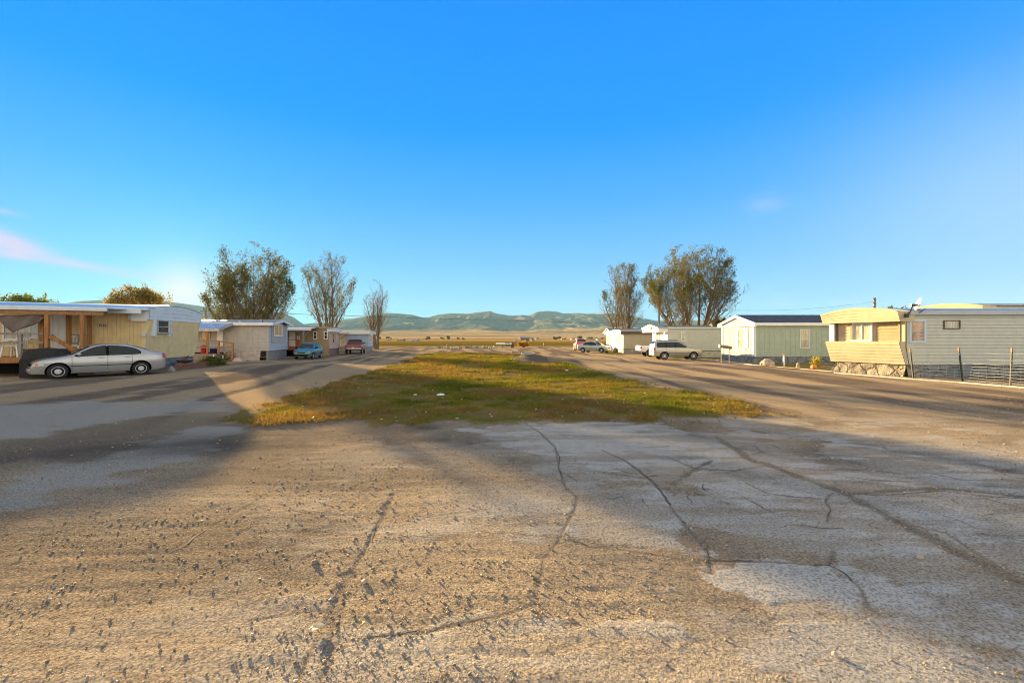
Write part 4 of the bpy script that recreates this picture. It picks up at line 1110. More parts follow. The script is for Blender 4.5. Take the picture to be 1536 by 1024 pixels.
# --- R1: home nearest on the right
def home_right():
    h = Home('long grey green mobile home with cream metal end behind the wire fencing', gp(1359, 565, 0), gp(1248.5, 557.4, 0), (1, 0), 15)
    W, L = h.W, h.L; zs, ze = .60, 3.06
    mb = h.mb(); h.core(mb, 0, L, 0, W, zs, ze + .1)
    h.lap(mb, 'side', .36, L, zs, ze, .165); 
    h.box(mb, 0, .36, -.03, -.002, zs, ze)
    mb.build('wall', r1_sid, h.root)
    zbelt = h.end(1300, 512, -.3)[1]
    # lower panel leaning outward to the belt
    mb = h.mb(); n = 7
    for i in range(n):
        f0, f1 = i / n, (i + 1) / n; za, zb = zs + (zbelt - zs) * f0, zs + (zbelt - zs) * f1; o0, o1 = -.05 - .32 * f0, -.05 - .32 * f1
        mb.add([h.pt(o0 - .03, -.02, za), h.pt(o0 - .03, W + .02, za), h.pt(o1, W + .02, zb), h.pt(o1, -.02, zb), h.pt(o0, -.02, za), h.pt(o0, W + .02, za)], [(0, 3, 2, 1), (4, 0, 1, 5)])
    mb.add([h.pt(0, -.02, zs), h.pt(-.05, -.02, zs), h.pt(-.37, -.02, zbelt), h.pt(.55, -.02, zbelt), h.pt(0, W + .02, zs), h.pt(-.05, W + .02, zs), h.pt(-.37, W + .02, zbelt), h.pt(0, W + .02, zbelt)],
           [(0, 1, 2, 3), (4, 7, 6, 5), (2, 6, 7, 3)])
    mb.build('lower_panel', cream_lit, h.root)
    # recessed band with window
    mb = h.mb(); zc = h.end(1300, 483, -.1)[1]; t_w0 = h.end(1345, 500, -.1)[0]
    a0, a1 = h.end(1352, 500, -.05)[0], h.end(1313, 500, -.05)[0]
    h.lap(mb, 'end', .05, a1, zbelt, zc + .1, .15); mb.m = 1; h.lap(mb, 'end', a1, W - .3, zbelt, zc + .1, .15)  # shadow on the near part put in as a darker board colour
    mb.build('recess_wall', [beige_brown, M('boards_sunlit_tone', (.50, .38, .24), .6, var=.12)], h.root)
    h.win_end(1281, 1307, 485.5, 510, white_p, glass_w, s=-.03, mull=(1, 0), fw=.09, sill=True, label='wide white framed window with dim curtains')
    for x in (1278, 1350.5, 1255.5):
        t = h.end(x, 500, -.05)[0]; mb = h.mb(); h.box(mb, -.12, -.025, t - .05, t + .05, zbelt, zc + .1); mb.build('corner_trim', beige_brown if x > 1260 else brown_trim, h.root)
    mb = h.mb(); h.box(mb, -.2, -.02, W - .28, W - .02, zbelt, zc + .1); mb.build('corner_panel', white_p, h.root)
    mb = h.mb(); h.box(mb, -.1, .02, -.04, .12, zbelt, ze - .02); mb.build('corner_trim', cream_lit, h.root)
    # overhanging end band and arched roof
    h.capband('gable_band', cream_lit, -.42, .3, -.12, W + .12, zc - .02, 3.22, 3.50, lap=5, slant=.14)
    h.roof('roof', roof_grey, .05, L, -.15, W + .15, 3.22, 3.45, th=.06)
    mb = h.mb(); h.box(mb, .02, L, -.18, -.153, ze - .02, 3.24); mb.build('fascia', grey_blue, h.root)
    h.rough_skirt('skirting', skirt_tan, .6, W, -.06, zs, .09, .02, 9, .07, .12, label='rough tan rock pattern skirting')
    mb = h.mb(); h.box(mb, .6, L, .03, W - .1, -.05, zs - .005); mb.build('side_skirting', skirt_blue, h.root)
    h.win_side(1365, 1384.5, 482, 511.5, frame_bl, glass_o, fw=.09, label='tall pale blue framed window with tan reflections')
    h.win_side(1415, 1437, 481.5, 492, brown_trim, glass_w, fw=.045)
    # satellite dish on its bent arm
    return h
R1 = home_right()
def dish():
    p = R1.pt(R1.side(1364, 470)[0], -.2, 3.2); o = thing('satellite_dish', 'small grey satellite dish on a bent arm at the roof corner of the right home', 'satellite dish', p)
    P = lambda x, y, t=-.25: Vector(R1.pt(R1.side(x, y, t)[0], t, R1.side(x, y, t)[1])) - p
    mb = MB(); c = P(1379, 456)
    nrm = Vector((-.9, .36, .2)).normalized(); u = nrm.cross(Vector((0, 0, 1))).normalized(); w = u.cross(nrm)
    vs = []; n = 22; rr = 6
    for j in range(rr + 1):
        for i in range(n):
            a = 2 * math.pi * i / n; r = .27 * j / rr; vs.append(c + u * (math.cos(a) * r) + w * (math.sin(a) * r * 1.15) + nrm * (.06 * (j / rr) ** 2) + Vector((.04, 0, 0)) * math.sin(a))
    k = len(vs); vs += [v - nrm * .012 for v in vs]
    fs = [(j * n + i, j * n + (i + 1) % n, (j + 1) * n + (i + 1) % n, (j + 1) * n + i) for j in range(rr) for i in range(n)]
    fs += [tuple(k + q for q in f[::-1]) for f in fs[:]] + [(rr * n + i, rr * n + (i + 1) % n, k + rr * n + (i + 1) % n, k + rr * n + i) for i in range(n)]
    mb.add(vs, fs); mb.build('reflector', M('grey_dish', (.42, .40, .36), .5), o, True)
    mb = MB(); mb.tube([P(1359, 473), P(1365, 468), P(1369, 459), P(1373, 458.5)], .03, 6); mb.tube([P(1388, 463), P(1379, 469)], .02, 5); mb.tube([P(1372, 463), P(1383, 466)], .012, 4); mb.build('arm', dark_metal, o)
    mb = MB(); q = P(1371, 457.5); mb.box(q.x - .16, q.x + .14, q.y - .06, q.y + .06, q.z - .05, q.z + .05); mb.build('receiver', dark_metal, o)
    mb = MB(); q = P(1359.5, 473); mb.box(q.x - .08, q.x + .1, q.y - .05, q.y + .03, q.z - .1, q.z + .08); mb.build('bracket', dark_metal, o)
    mb = MB(); mb.tube([P(1360, 476, -.04), P(1360, 500, -.04), P(1359, 520, -.04), P(1361.5, 535, -.04), P(1364, 548, -.04)], .012, 5); mb.build('cable', dark_metal, o)
dish()
# home behind R1, only its cream arched top shows
def home_behind():
    h = Home('taller mobile home behind the right one with only its cream arched gable and roof showing', Vector((31.05, 30.0, 0)), Vector((29.7, 33.4, 0)), (1, 0), 12)
    W, L = h.W, h.L
    mb = h.mb(); h.core(mb, 0, L, 0, W, .6, 4.0); h.lap(mb, 'side', 0, L, .6, 3.95, .2); mb.build('wall', r1_sid, h.root)
    mb = h.mb(); h.lap(mb, 'end', 0, W, .6, 3.7, .2); mb.build('end_wall', cream_lit, h.root)
    h.capband('gable_band', cream_lit, -.3, .6, -.2, W + .1, 3.85, 4.05, 4.30, lap=2)
    h.roof('roof', roof_grey, -.2, L, -.25, W + .15, 4.08, 4.28, th=.06)
    h.rough_skirt('skirting', skirt_grey, L, W, -.02, .6, .02, .05, 6)
home_behind()

# --- R2: green home with whitewashed gable end
def home_green():
    h = Home('sage green mobile home with white boarded gable end and dark roof', gp(1131, 544, 0), gp(1083.5, 540.5, 0), (1, 0), 14)
    W, L = h.W, h.L; z = lambda y, x=1131: h.side(x, y)[1]
    zs, ze = z(534.5), z(488); zr = H + (507 - 475) * (h.pt(0, W / 2, 0).y) / F
    mb = h.mb(); h.core(mb, 0, L, 0, W, zs, ze + .1); h.ribs(mb, 'side', 0, L, zs, ze, .4, .02, .015)
    mb.m = 1; h.ribs(mb, 'end', 0.0, W, zs, ze + .05, .2, .03, .02)
    mb.build('wall', [green_sid, whitewash], h.root)
    g_ = h.mb(); n = 16
    for i in range(n):
        a, b = W * i / n, W * (i + 1) / n - .03; za = ze + (zr - ze) * (1 - abs(2 * a / W - 1)); zb = ze + (zr - ze) * (1 - abs(2 * b / W - 1))
        g_.hexa([h.pt(-.06, a, ze), h.pt(-.02, a, ze), h.pt(-.02, b, ze), h.pt(-.06, b, ze), h.pt(-.06, a, za), h.pt(-.02, a, za), h.pt(-.02, b, zb), h.pt(-.06, b, zb)])
    g_.add([h.pt(-.018, 0, ze), h.pt(-.018, W / 2, zr - .02), h.pt(-.018, W, ze)], [(0, 2, 1)])
    g_.build('gable', whitewash, h.root)
    h.roof('roof', roof_dark, -.13, L, -.35, W + .35, ze + .2, zr + .15, 'gable', .08, n=2)
    mb = h.mb(); h.box(mb, -.13, L, -.38, -.353, ze - .02, ze + .2); h.box(mb, -.12, L, -.35, -.03, ze - .03, ze); mb.build('fascia', white_p, h.root)
    mb = h.mb()
    for a, b in (((-.36, ze + .19), (W / 2, zr + .13)), ((W / 2, zr + .13), (W + .36, ze + .19))):
        c = [(-.175, a[0], a[1] - .2), (-.132, a[0], a[1] - .2), (-.132, b[0], b[1] - .2), (-.175, b[0], b[1] - .2)]
        mb.hexa([h.pt(*q) for q in c] + [h.pt(q[0], q[1], q[2] + .2) for q in c])
    h.box(mb, -.165, -.022, -.36, W + .36, ze - .06, ze + .04)
    mb.build('barge_board', white_p, h.root)
    mb = h.mb(); h.box(mb, -.05, .14, -.04, -.016, zs, ze); h.box(mb, -.05, -.022, -.04, .12, zs, ze); mb.build('corner_trim', white_p, h.root)
    mb = h.mb(); h.box(mb, -.05, -.022, W - .14, W + .02, zs, ze); mb.build('corner_trim', white_p, h.root)
    h.rough_skirt('skirting', skirt_blue, L, W, -.02, zs, .04, -.02, 12)
    h.win_side(1200.5, 1212, 495, 521, bluewhite, glass_w, fw=.07, mull=(0, 1), label='tall double hung window with pale curtain')
    h.win_end(1108.5, 1117, 494.5, 521.5, white_p, glass_w, fw=.14, mull=(0, 1))
    mb = h.mb()
    for x0, x1 in ((1104.5, 1107), (1118, 1122.5)): a, b = sorted((h.end(x0, 500)[0], h.end(x1, 500)[0])); h.box(mb, -.055, -.022, a, b, h.end(1113, 522.5)[1], h.end(1113, 493)[1])
    mb.build('shutter', white_p, h.root)
    return h
R2 = home_green()
def mailbox():
    p = px(1086, 541, 0); p = Vector(((1088 - 768) / F * 34.2, 34.2, 0)); o = thing('mailbox', 'horizontal brown mailbox with white end on thin legs before the white gable end', 'mailbox', p)
    P = lambda x, y: at(x, y, 34.2) - p
    mb = MB(); a, b = P(1079.5, 518.8), P(1097, 521.5); mb.tube([a, b], .12, 10); mb.build('box', M('brown_weathered_box', (.20, .16, .10), .7), o)
    mb = MB(); mb.tube([a - Vector((.03, 0, 0)), a], .13, 10); mb.build('end_cap', white_p, o)
    for x in (1082, 1094):
        mb = MB(); q = P(x, 520); mb.bar((q.x, 0, q.z), (q.x, 0, 0), .04); mb.build('leg', wood_grey, o)
mailbox()
rock('boulder', 1155.5, 549, 19, 10.5, M('pale_pink_boulder', (.46, .36, .29), .9, var=.2, bump=.04, bscale=4), 'pale tan boulder in front of the green home skirting', 0, 21, amp=.35)
def standpipe():
    p = px(1176, 549.5, 0); k = p.y / F; o = thing('water_standpipe', 'slim white water standpipe with metal tap beside the tan boulder', 'standpipe', p)
    mb = MB(); mb.box(-.05, .05, -.04, .04, 0, 15 * k); mb.build('post', white_p, o)
    mb = MB(); mb.tube([(0, 0, 15 * k), (0, 0, 17.5 * k), (.12, -.02, 17.8 * k)], .035, 6); mb.tube([(-.1, 0, 18.6 * k), (.1, 0, 18.6 * k)], .025, 5); mb.tube([(0, 0, 17 * k), (0, 0, 18.6 * k)], .02, 5); mb.build('tap', M('pale_brass', (.5, .42, .25), .4, metal=.6), o)
standpipe()
def small_statue():
    p = px(1197, 552, 0); k = p.y / F; mb = MB(p); mb.lathe(p, [(.1, 0), (.12, .08), (.07, .2), (.09, .26), (.05, .33), (.01, .36)], 10); solo(mb, 'garden_ornament', rock_m, 'tiny pale garden ornament on the verge right of the standpipe', 'garden ornament', smooth=True)
small_statue()
def flowerpot():
    p = px(1221, 554, 0); o = thing('pumpkin', 'orange pumpkin on the verge beside yellow flowers near the green home', 'pumpkin', p)
    mb = MB(); n = 20; vs = []; 
    for j in range(9):
        ph = math.pi * j / 8
        for i in range(n):
            a = 2 * math.pi * i / n; r = .17 * math.sin(ph) * (1 + .08 * math.cos(5 * a)); vs.append((r * math.cos(a), r * math.sin(a), .14 - .14 * math.cos(ph)))
    mb.add(vs, [(j * n + i, j * n + (i + 1) % n, (j + 1) * n + (i + 1) % n, (j + 1) * n + i) for j in range(8) for i in range(n)]); mb.build('shell', M('orange_pumpkin', (.62, .19, .03), .5), o, True)
    mb = MB(); mb.tube([(0, 0, .26), (.03, 0, .34)], .02, 5); mb.build('stalk', M('green_stalk', (.10, .14, .03), .8), o)
flowerpot()

# --- R3, R4: homes further down the right row
def home_r3():
    h = Home('grey white mobile home with bright white porch gable behind the gold SUV', gp(1001.5, 535.5, 0), gp(978.5, 533.3, 0), (1, 0), 17)
    W, L = h.W, h.L; z = lambda y, x=1001: h.side(x, y)[1]
    zs, ze = z(525.5), z(492)
    mb = h.mb(); h.core(mb, 0, L, 0, W, zs, ze); h.lap(mb, 'side', 0, L, zs, ze, .2); mb.m = 1; h.ribs(mb, 'end', 0, W, zs, ze, .25)
    mb.build('wall', [greyw_sid, white_p], h.root)
    h.roof('roof', roof_dark, .0, L, -.12, W + .2, z(490.5), z(487.2), 'gable', .06, n=2)
    mb = h.mb(); h.box(mb, 0, L, -.15, -.123, ze - .04, z(490.6)); mb.build('fascia', bluewhite, h.root)
    h.capband('porch_gable', white_p, -1.0, -.02, -.1, W + .25, z(498), z(491.5), z(487.5) + .08, 'gable')
    h.roof('porch_roof', roof_grey, -1.05, .02, -.2, W + .4, z(491.3), z(487.3) + .12, 'gable', .07, n=2)
    mb = h.mb(); mb.lathe(h.pt(-1.03, W * .45, z(491.6)), [(.22, 0), (.22, -.03)], 12, 'X'); mb.build('gable_ornament', brown_trim, h.root)
    for x in (983.5, 997):
        t = h.end(x, 500, -.9)[0]
        mb = h.mb(); h.box(mb, -.95, -.85, t - .06, t + .06, 0, z(498)); mb.build('porch_post', white_p, h.root)
    h.win_end(983, 989, 500, 511, white_p, glass_w, s=-.02, fw=.1, mull=(1, 0))
    mb = h.mb(); h.box(mb, -.8, -.05, -.02, .06, zs, z(512)); mb.build('porch_side', white_p, h.root)
    h.rough_skirt('skirting', M('dull_cream_skirting', (.44, .42, .33), .8), L, W, -.02, zs - .05, .01, .03, 15)
    h.win_side(1022, 1026.5, 498, 511, white_p, glass_w, fw=.07, mull=(0, 1))
    mb = h.mb(); s, _ = h.side(1071, 488, 1.2); h.box(mb, s - .25, s + .25, 1, 1.4, z(490), z(486.5)); h.box(mb, s - .35, s + .3, .9, 1.5, z(486.5), z(485.6)); mb.build('roof_vent', brown_trim, h.root)
    return h
R3 = home_r3()
def home_r4():
    h = Home('taupe sided mobile home with white gabled porch at the far end of the right row', gp(935, 529.5, 0), gp(920, 528, 0), (1, 0), 15)
    W, L = h.W, h.L; z = lambda y, x=935: h.side(x, y)[1]
    zs, ze = z(523), z(500.8)
    mb = h.mb(); h.core(mb, 0, L, 0, W, zs, ze); h.ribs(mb, 'side', 0, L, zs, ze, .6, .02, .01); mb.m = 1; h.ribs(mb, 'end', 0, W, zs, ze, .3)
    mb.build('wall', [taupe_sid, white_p], h.root)
    mb = h.mb(); h.box(mb, -.4, L, -.25, -.2, ze - .02, z(496.2)); mb.build('fascia', brown_trim, h.root)
    h.roof('roof', roof_grey, -.4, L, -.28, W + .2, z(496), z(494.3), th=.06)
    h.capband('gable_band', white_p, -.45, .1, -.18, W + .1, z(501), z(496.2), z(494.8))
    h.rough_skirt('skirting', skirt_grey, L, W, -.02, zs, .03, .03, 16)
    h.win_end(924.5, 931.5, 503.5, 514.5, white_p, glass_w, fw=.12, mull=(2, 1), label='white multi pane bay window')
    # annex set back beyond the doorway
    a = h.end(919, 510)[0]; W2 = 3.4
    mb = h.mb(); h.core(mb, .3, 5, W + .9, W + .9 + W2, .3, ze + .05); mb.build('annex_wall', white_p, h.root)
    q0 = W + .8; zt = z(501) + .1
    h.capband('annex_gable', white_p, -.0, .25, q0, q0 + W2 + .2, ze, ze + .18, z(494) + .25, 'gable')
    h.roof('annex_roof', roof_grey, -.15, 5, q0 - .15, q0 + W2 + .35, ze + .2, z(494) + .3, 'gable', .07, n=2)
    h.win_end(910.5, 914.5, 504, 513, white_p, glass_w, s=.28, fw=.1, mull=(1, 0))
    mb = h.mb(); h.box(mb, .5, .6, W + .02, W + .88, .3, ze); mb.build('doorway', brown_trim, h.root)
    return h
R4 = home_r4()
rock('boulder', 947, 529.5, 8, 5, rock_m, 'small pale boulder before the taupe home skirting', 0, 31)
rock('dirt_heap', 924, 528.5, 9, 8, rock_d, 'pointed dark heap beside the white bay window of the taupe home', 0, 32, cat='heap')

# ------------------------------------------------------------------ vehicles
def interp_s(xs, pts):
    """smooth interpolation through control points (x ascending)"""
    px_, pz_ = zip(*pts); px_ = np.array(px_, float); pz_ = np.array(pz_, float)
    d = np.zeros(len(px_)); h = np.diff(px_); s = np.diff(pz_) / h
    for i in range(1, len(px_) - 1):
        if s[i - 1] * s[i] > 0: w1, w2 = 2 * h[i] + h[i - 1], h[i] + 2 * h[i - 1]; d[i] = (w1 + w2) / (w1 / s[i - 1] + w2 / s[i])
    d[0], d[-1] = s[0], s[-1]
    i = np.clip(np.searchsorted(px_, xs) - 1, 0, len(px_) - 2); t = (xs - px_[i]) / h[i]
    return (2 * t**3 - 3 * t**2 + 1) * pz_[i] + (t**3 - 2 * t**2 + t) * h[i] * d[i] + (-2 * t**3 + 3 * t**2) * pz_[i + 1] + (t**3 - t**2) * h[i] * d[i + 1]

KINDS = dict(
 sedan=dict(top=[(-2.24, .70), (-2.2, .96), (-2.05, 1.04), (-1.78, 1.07), (-1.45, 1.21), (-1.05, 1.36), (-.6, 1.43), (-.15, 1.44), (.25, 1.38), (.6, 1.20), (1.0, .965), (1.3, .90), (1.7, .82), (1.9, .74), (2.02, .62), (2.07, .48)],
   plan=[(-2.24, .60), (-2.1, .76), (-1.7, .83), (0, .855), (1.4, .84), (1.75, .80), (1.95, .70), (2.07, .50)], bot=[(-2.24, .34), (-1.9, .24), (1.6, .22), (2.07, .24)], belt=(.93, .97), roof=1.44, tum=.20,
   axles=(1.33, -1.29), wr=.315, ws=(.98, .30), rs=(-1.70, -1.08), side=[[(-1.27, 1.02, 1.09), (-1.15, 1.0, 1.21), (-.95, .99, 1.28), (-.68, .985, 1.335), (-.22, .975, 1.365)], [(-.12, .975, 1.365), (.10, .965, 1.35), (.35, .96, 1.25), (.55, .955, 1.14), (.82, .95, 1.0)]], doors=(-.98, -.17, .93), mirror=(.72, .99), handles=(-.82, .02), qp=-1.0),
 hatch=dict(top=[(-1.86, .62), (-1.85, .92), (-1.78, 1.0), (-1.45, 1.28), (-1.2, 1.37), (-.6, 1.41), (-.05, 1.40), (.25, 1.30), (.75, .97), (1.1, .90), (1.6, .80), (1.84, .68), (1.88, .46)],
   plan=[(-1.86, .66), (-1.7, .75), (0, .80), (1.2, .79), (1.6, .75), (1.88, .60)], bot=[(-1.86, .34), (-1.6, .24), (1.5, .22), (1.88, .26)], belt=(.90, .93), roof=1.40, tum=.17,
   axles=(1.12, -1.17), wr=.28, ws=(.76, .20), rs=(-1.76, -1.38), side=[[(-1.42, .97, 1.1), (-1.22, .96, 1.26), (-.95, .95, 1.31)], [(-.88, .95, 1.32), (-.25, .945, 1.335)], [(-.17, .945, 1.335), (.1, .94, 1.29), (.35, .935, 1.14), (.56, .93, .99)]], doors=(-.92, -.2, .74), mirror=(.55, .97), handles=(-.75, -.05)),
 suv=dict(top=[(-2.22, .75), (-2.2, 1.15), (-2.14, 1.50), (-2.05, 1.69), (-1.8, 1.74), (-.9, 1.77), (.0, 1.75), (.3, 1.63), (.6, 1.42), (.95, 1.16), (1.2, 1.10), (1.7, 1.05), (2.05, .97), (2.18, .82), (2.22, .6)],
   plan=[(-2.22, .78), (-2.0, .86), (0, .90), (1.6, .89), (1.95, .84), (2.22, .66)], bot=[(-2.22, .42), (-1.9, .34), (1.8, .32), (2.22, .34)], belt=(1.12, 1.14), roof=1.72, tum=.17,
   axles=(1.36, -1.26), wr=.36, ws=(.93, .28), rs=(-2.17, -2.03), side=[[(-1.92, 1.17, 1.50), (-1.8, 1.165, 1.58), (-1.16, 1.16, 1.60)], [(-1.06, 1.155, 1.605), (-.30, 1.15, 1.61)], [(-.20, 1.15, 1.61), (.15, 1.145, 1.55), (.45, 1.14, 1.36), (.72, 1.14, 1.18)]], doors=(-1.1, -.25, .95), mirror=(.70, 1.2), handles=(-.95, -.05)),
 pickup=dict(top=[(-2.68, .70), (-2.67, 1.08), (-2.6, 1.13), (-1.2, 1.13), (-.80, 1.14), (-.76, 1.3), (-.60, 1.74), (-.3, 1.79), (.3, 1.78), (.6, 1.66), (1.1, 1.24), (1.3, 1.17), (2.2, 1.10), (2.5, 1.0), (2.6, .7)],
   plan=[(-2.68, .93), (-2.5, .96), (0, .97), (2.0, .95), (2.4, .90), (2.6, .74)], bot=[(-2.68, .60), (-2.3, .48), (2.1, .42), (2.6, .42)], belt=(1.14, 1.16), roof=1.78, tum=.19,
   axles=(1.7, -1.65), wr=.38, ws=(1.06, .58), rs=(-.755, -.62), side=[[(-.55, 1.2, 1.60), (.0, 1.19, 1.64)], [(.08, 1.19, 1.64), (.45, 1.18, 1.58), (.85, 1.17, 1.28)]], doors=(-.55, 1.0), mirror=(.85, 1.28), handles=(-.4,), bed=True),
)
def paint(name, rgb, metal=.5, rough=.32):
    return M(name, rgb, rough, .5, metal=metal, var=.05, coat=.6, dirt=.12)

def car(kind, name, label, cat, loc, heading, paint_m, sc=1., group=None, plate=True, rack=False, spare=0, rimk=7):
    K = KINDS[kind]; o = thing(name, label, cat, loc, heading, group); S = sc
    x0, x1 = K['top'][0][0], K['top'][-1][0]
    top = lambda x: float(interp_s(np.array([x]), K['top'])[0]); plan = lambda x: float(interp_s(np.array([x]), K['plan'])[0]); bot = lambda x: float(np.interp(x, *zip(*K['bot'])))
    blt = lambda x: np.interp(x, [x0, x1], [K['belt'][1], K['belt'][0]])
    def halfw(x, z):
        w = plan(x); zb = bot(x); b = blt(x)
        f = np.interp(z, [zb, zb + .10, zb + .28, b - .22, b - .04, b], [.91, .965, .995, 1.0, .975, .955])
        y = w * f
        if z > b: y -= K['tum'] * (z - b) / (K['roof'] - b)
        return y
    N = 78; xs = np.linspace(x0, x1, N); xs = x0 + (x1 - x0) * (.5 - .5 * np.cos(np.linspace(0, math.pi, N)) * 1.0) * 1.0
    mid = np.linspace(x0, x1, N); xs = .45 * xs + .55 * mid
    lev = [0, .06, .16, .30, .45, .58, .70, .80, .88, .94, .975, 1.0]
    vs = []; m = len(lev)
    for x in xs:
        T, zb = top(x), bot(x); r = min(.085, (T - zb) * .3); row = []
        for l in lev:
            z = zb + (T - zb) * l; y = halfw(x, z); e = (z - (T - r)) / r
            if e > 0: y -= r * 1.2 * (1 - math.sqrt(max(0, 1 - e * e)))
            row.append((y, z))
        row.append((row[-1][0] * .55, T + .018)); row.append((0, T + .026))
        full = [(y, z) for y, z in row] + [(-y, z) for y, z in row[::-1][1:]]
        full += [(-row[0][0] * .6, zb - .01), (row[0][0] * .6, zb - .01)]
        vs += [(x * S, y * S, z * S) for y, z in full]
    q = len(full); fs = []
    for i in range(N - 1):
        for j in range(q): fs.append((i * q + j, i * q + (j + 1) % q, (i + 1) * q + (j + 1) % q, (i + 1) * q + j))
    fs += [tuple(range(q))[::-1], tuple((N - 1) * q + j for j in range(q))]
    mb = MB(); mb.add(vs, fs)
    body = mb.build('body', [paint_m, under_m], o, True)
    # cut wheel arches (and the load bed)
    cut = MB()
    for ax in K['axles']:
        for sg in (-1, 1): cut.lathe((ax * S, sg * (.52 if sg > 0 else .52) * S, K['wr'] * S), [((K['wr'] + .065) * S, 0), ((K['wr'] + .065) * S, sg * .6 * S)] if sg > 0 else [((K['wr'] + .065) * S, -.6 * S), ((K['wr'] + .065) * S, 0)], 28, 'Y')
    if K.get('bed'): cut.box(-2.6 * S, -.88 * S, -.78 * S, .78 * S, .72 * S, 1.4 * S)
    bm = bmesh.new(); bm.from_mesh(body.data); bmesh.ops.recalc_face_normals(bm, faces=bm.faces); bm.to_mesh(body.data); bm.free()
    co = cut.build('cut', [paint_m, under_m]); 
    for p in co.data.polygons: p.material_index = 1
    bm = bmesh.new(); bm.from_mesh(co.data); bmesh.ops.recalc_face_normals(bm, faces=bm.faces); bm.to_mesh(co.data); bm.free()
    o.scale = (1, 1, 1); co.matrix_world = Matrix.Translation(loc) @ Matrix.Rotation(heading, 4, 'Z')
    md = body.modifiers.new('arch', 'BOOLEAN'); md.operation = 'DIFFERENCE'; md.object = co; md.solver = 'EXACT'
    dg = bpy.context.evaluated_depsgraph_get(); ev = bpy.data.meshes.new_from_object(body.evaluated_get(dg))
    body.modifiers.clear()
    if len(ev.polygons) > 500: body.data = ev
    bpy.data.objects.remove(co)
    bm = bmesh.new(); bm.from_mesh(body.data); bmesh.ops.recalc_face_normals(bm, faces=bm.faces)
    for e in bm.edges:
        if len(e.link_faces) == 2 and (e.calc_face_angle(0) > .6): e.smooth = False
    bm.to_mesh(body.data); bm.free()
    # side glass
    def glass_strip(cols, sg, off):
        g_ = MB(); vs = []; xs_ = np.linspace(cols[0][0], cols[-1][0], 10); cx = [c[0] for c in cols]
        for x in xs_:
            a = np.interp(x, cx, [c[1] for c in cols]); b = np.interp(x, cx, [c[2] for c in cols]); b = min(b, top(x) - .055)
            for k in range(4):
                z = a + (b - a) * k / 3; T = top(x); r = .085; y = halfw(x, z); e = (z - (T - r)) / r
                if e > 0: y -= r * 1.2 * (1 - math.sqrt(max(0, 1 - e * e)))
                vs.append((x * S, sg * (y + off) * S, z * S))
        fs = [(i * 4 + k, (i + 1) * 4 + k, (i + 1) * 4 + k + 1, i * 4 + k + 1) for i in range(9) for k in range(3)]
        if sg > 0: fs = [f[::-1] for f in fs]
        g_.add(vs, fs); return g_
    for sg in (-1, 1):
        allc = sorted([c for cols in K['side'] for c in cols]); allc = [(c[0] + (-.03 if i == 0 else .03 if i == len(allc) - 1 else 0), c[1] - .022, c[2] + .022) for i, c in enumerate(allc)]
        if kind in ('sedan', 'suv'): glass_strip(allc, sg, .004).build('window_band', under_m, o, True)
        for cols in K['side']:
            big = [(c[0] + (-.025 if i == 0 else .025 if i == len(cols) - 1 else 0), c[1] - .02, c[2] + .02) for i, c in enumerate(cols)]
            f = glass_strip(big, sg, .006).build('window_seal', under_m, o, True)
            glass_strip(cols, sg, .011).build('pane', car_glass, f, True)
    def screen(xa, xb, name):
        g_ = MB(); vs = []; n = 8; sgn = 1 if xa > xb else -1
        for i in range(n + 1):
            x = xa + (xb - xa) * (.06 + .88 * i / n); T = top(x); w = halfw(x, T - .03) * .86
            dx = .01; sl = (top(x + dx) - top(x - dx)) / (2 * dx); nn = math.hypot(sl, 1); ox, oz = -sl / nn * .012, 1 / nn * .012
            for j in range(9): y = w * (j / 4 - 1); vs.append(((x + ox) * S, y * S, (T + .026 - .012 * abs(j / 4 - 1) ** 3 + oz) * S))
        fs = [(i * 9 + j, i * 9 + j + 1, (i + 1) * 9 + j + 1, (i + 1) * 9 + j) for i in range(n) for j in range(8)]
        if sgn < 0: fs = [f[::-1] for f in fs]
        g_.add(vs, fs); return g_.build(name, car_glass, o, True)
    screen(*K['ws'], 'windshield'); screen(*K['rs'], 'rear_window')
    # door gaps, sill moulding, handles, mirrors
    for sg in (-1, 1):
        mb = MB()
        for dx in K['doors']:
            n = 8; zs_ = np.linspace(bot(dx) + .1, blt(dx), n)
            v = []
            for z in zs_: y = halfw(dx, z) + .003; v += [((dx - .007) * S, sg * y * S, z * S), ((dx + .007) * S, sg * y * S, z * S)]
            mb.add(v, [(2 * i, 2 * i + 1, 2 * i + 3, 2 * i + 2) for i in range(n - 1)])
        xs2 = np.linspace(K['doors'][0] - (.25 if kind != 'pickup' else 0), K['doors'][-1] + .05, 12); v = []
        for x in xs2: z = bot(x) + .30; y = halfw(x, z) + .008; v += [(x * S, sg * y * S, (z - .012) * S), (x * S, sg * y * S, (z + .012) * S)]
        mb.add(v, [(2 * i, 2 * i + 2, 2 * i + 3, 2 * i + 1) for i in range(11)])
        mb.build('door_gap', under_m, o)
        for hx in K['handles']:
            z = blt(hx) - .09; y = halfw(hx, z); mb = MB(); mb.box((hx - .09) * S, (hx + .09) * S, sg * (y - .01) * S, sg * (y + .025) * S, (z - .018) * S, (z + .018) * S) if sg > 0 else mb.box((hx - .09) * S, (hx + .09) * S, -(y + .025) * S, -(y - .01) * S, (z - .018) * S, (z + .018) * S)
            mb.build('door_handle', paint_m, o)
        mx, mz = K['mirror']; y = halfw(mx, mz)
        mb = MB(); mb.blob((mx * S, sg * (y + .11) * S, (mz + .03) * S), (.07 * S, .11 * S, .075 * S), 2, 0); mb.bar((mx * S, sg * (y - .03) * S, mz * S), (mx * S, sg * (y + .06) * S, (mz + .01) * S), .05 * S); mb.build('mirror', paint_m if kind != 'hatch' else under_m, o, True)
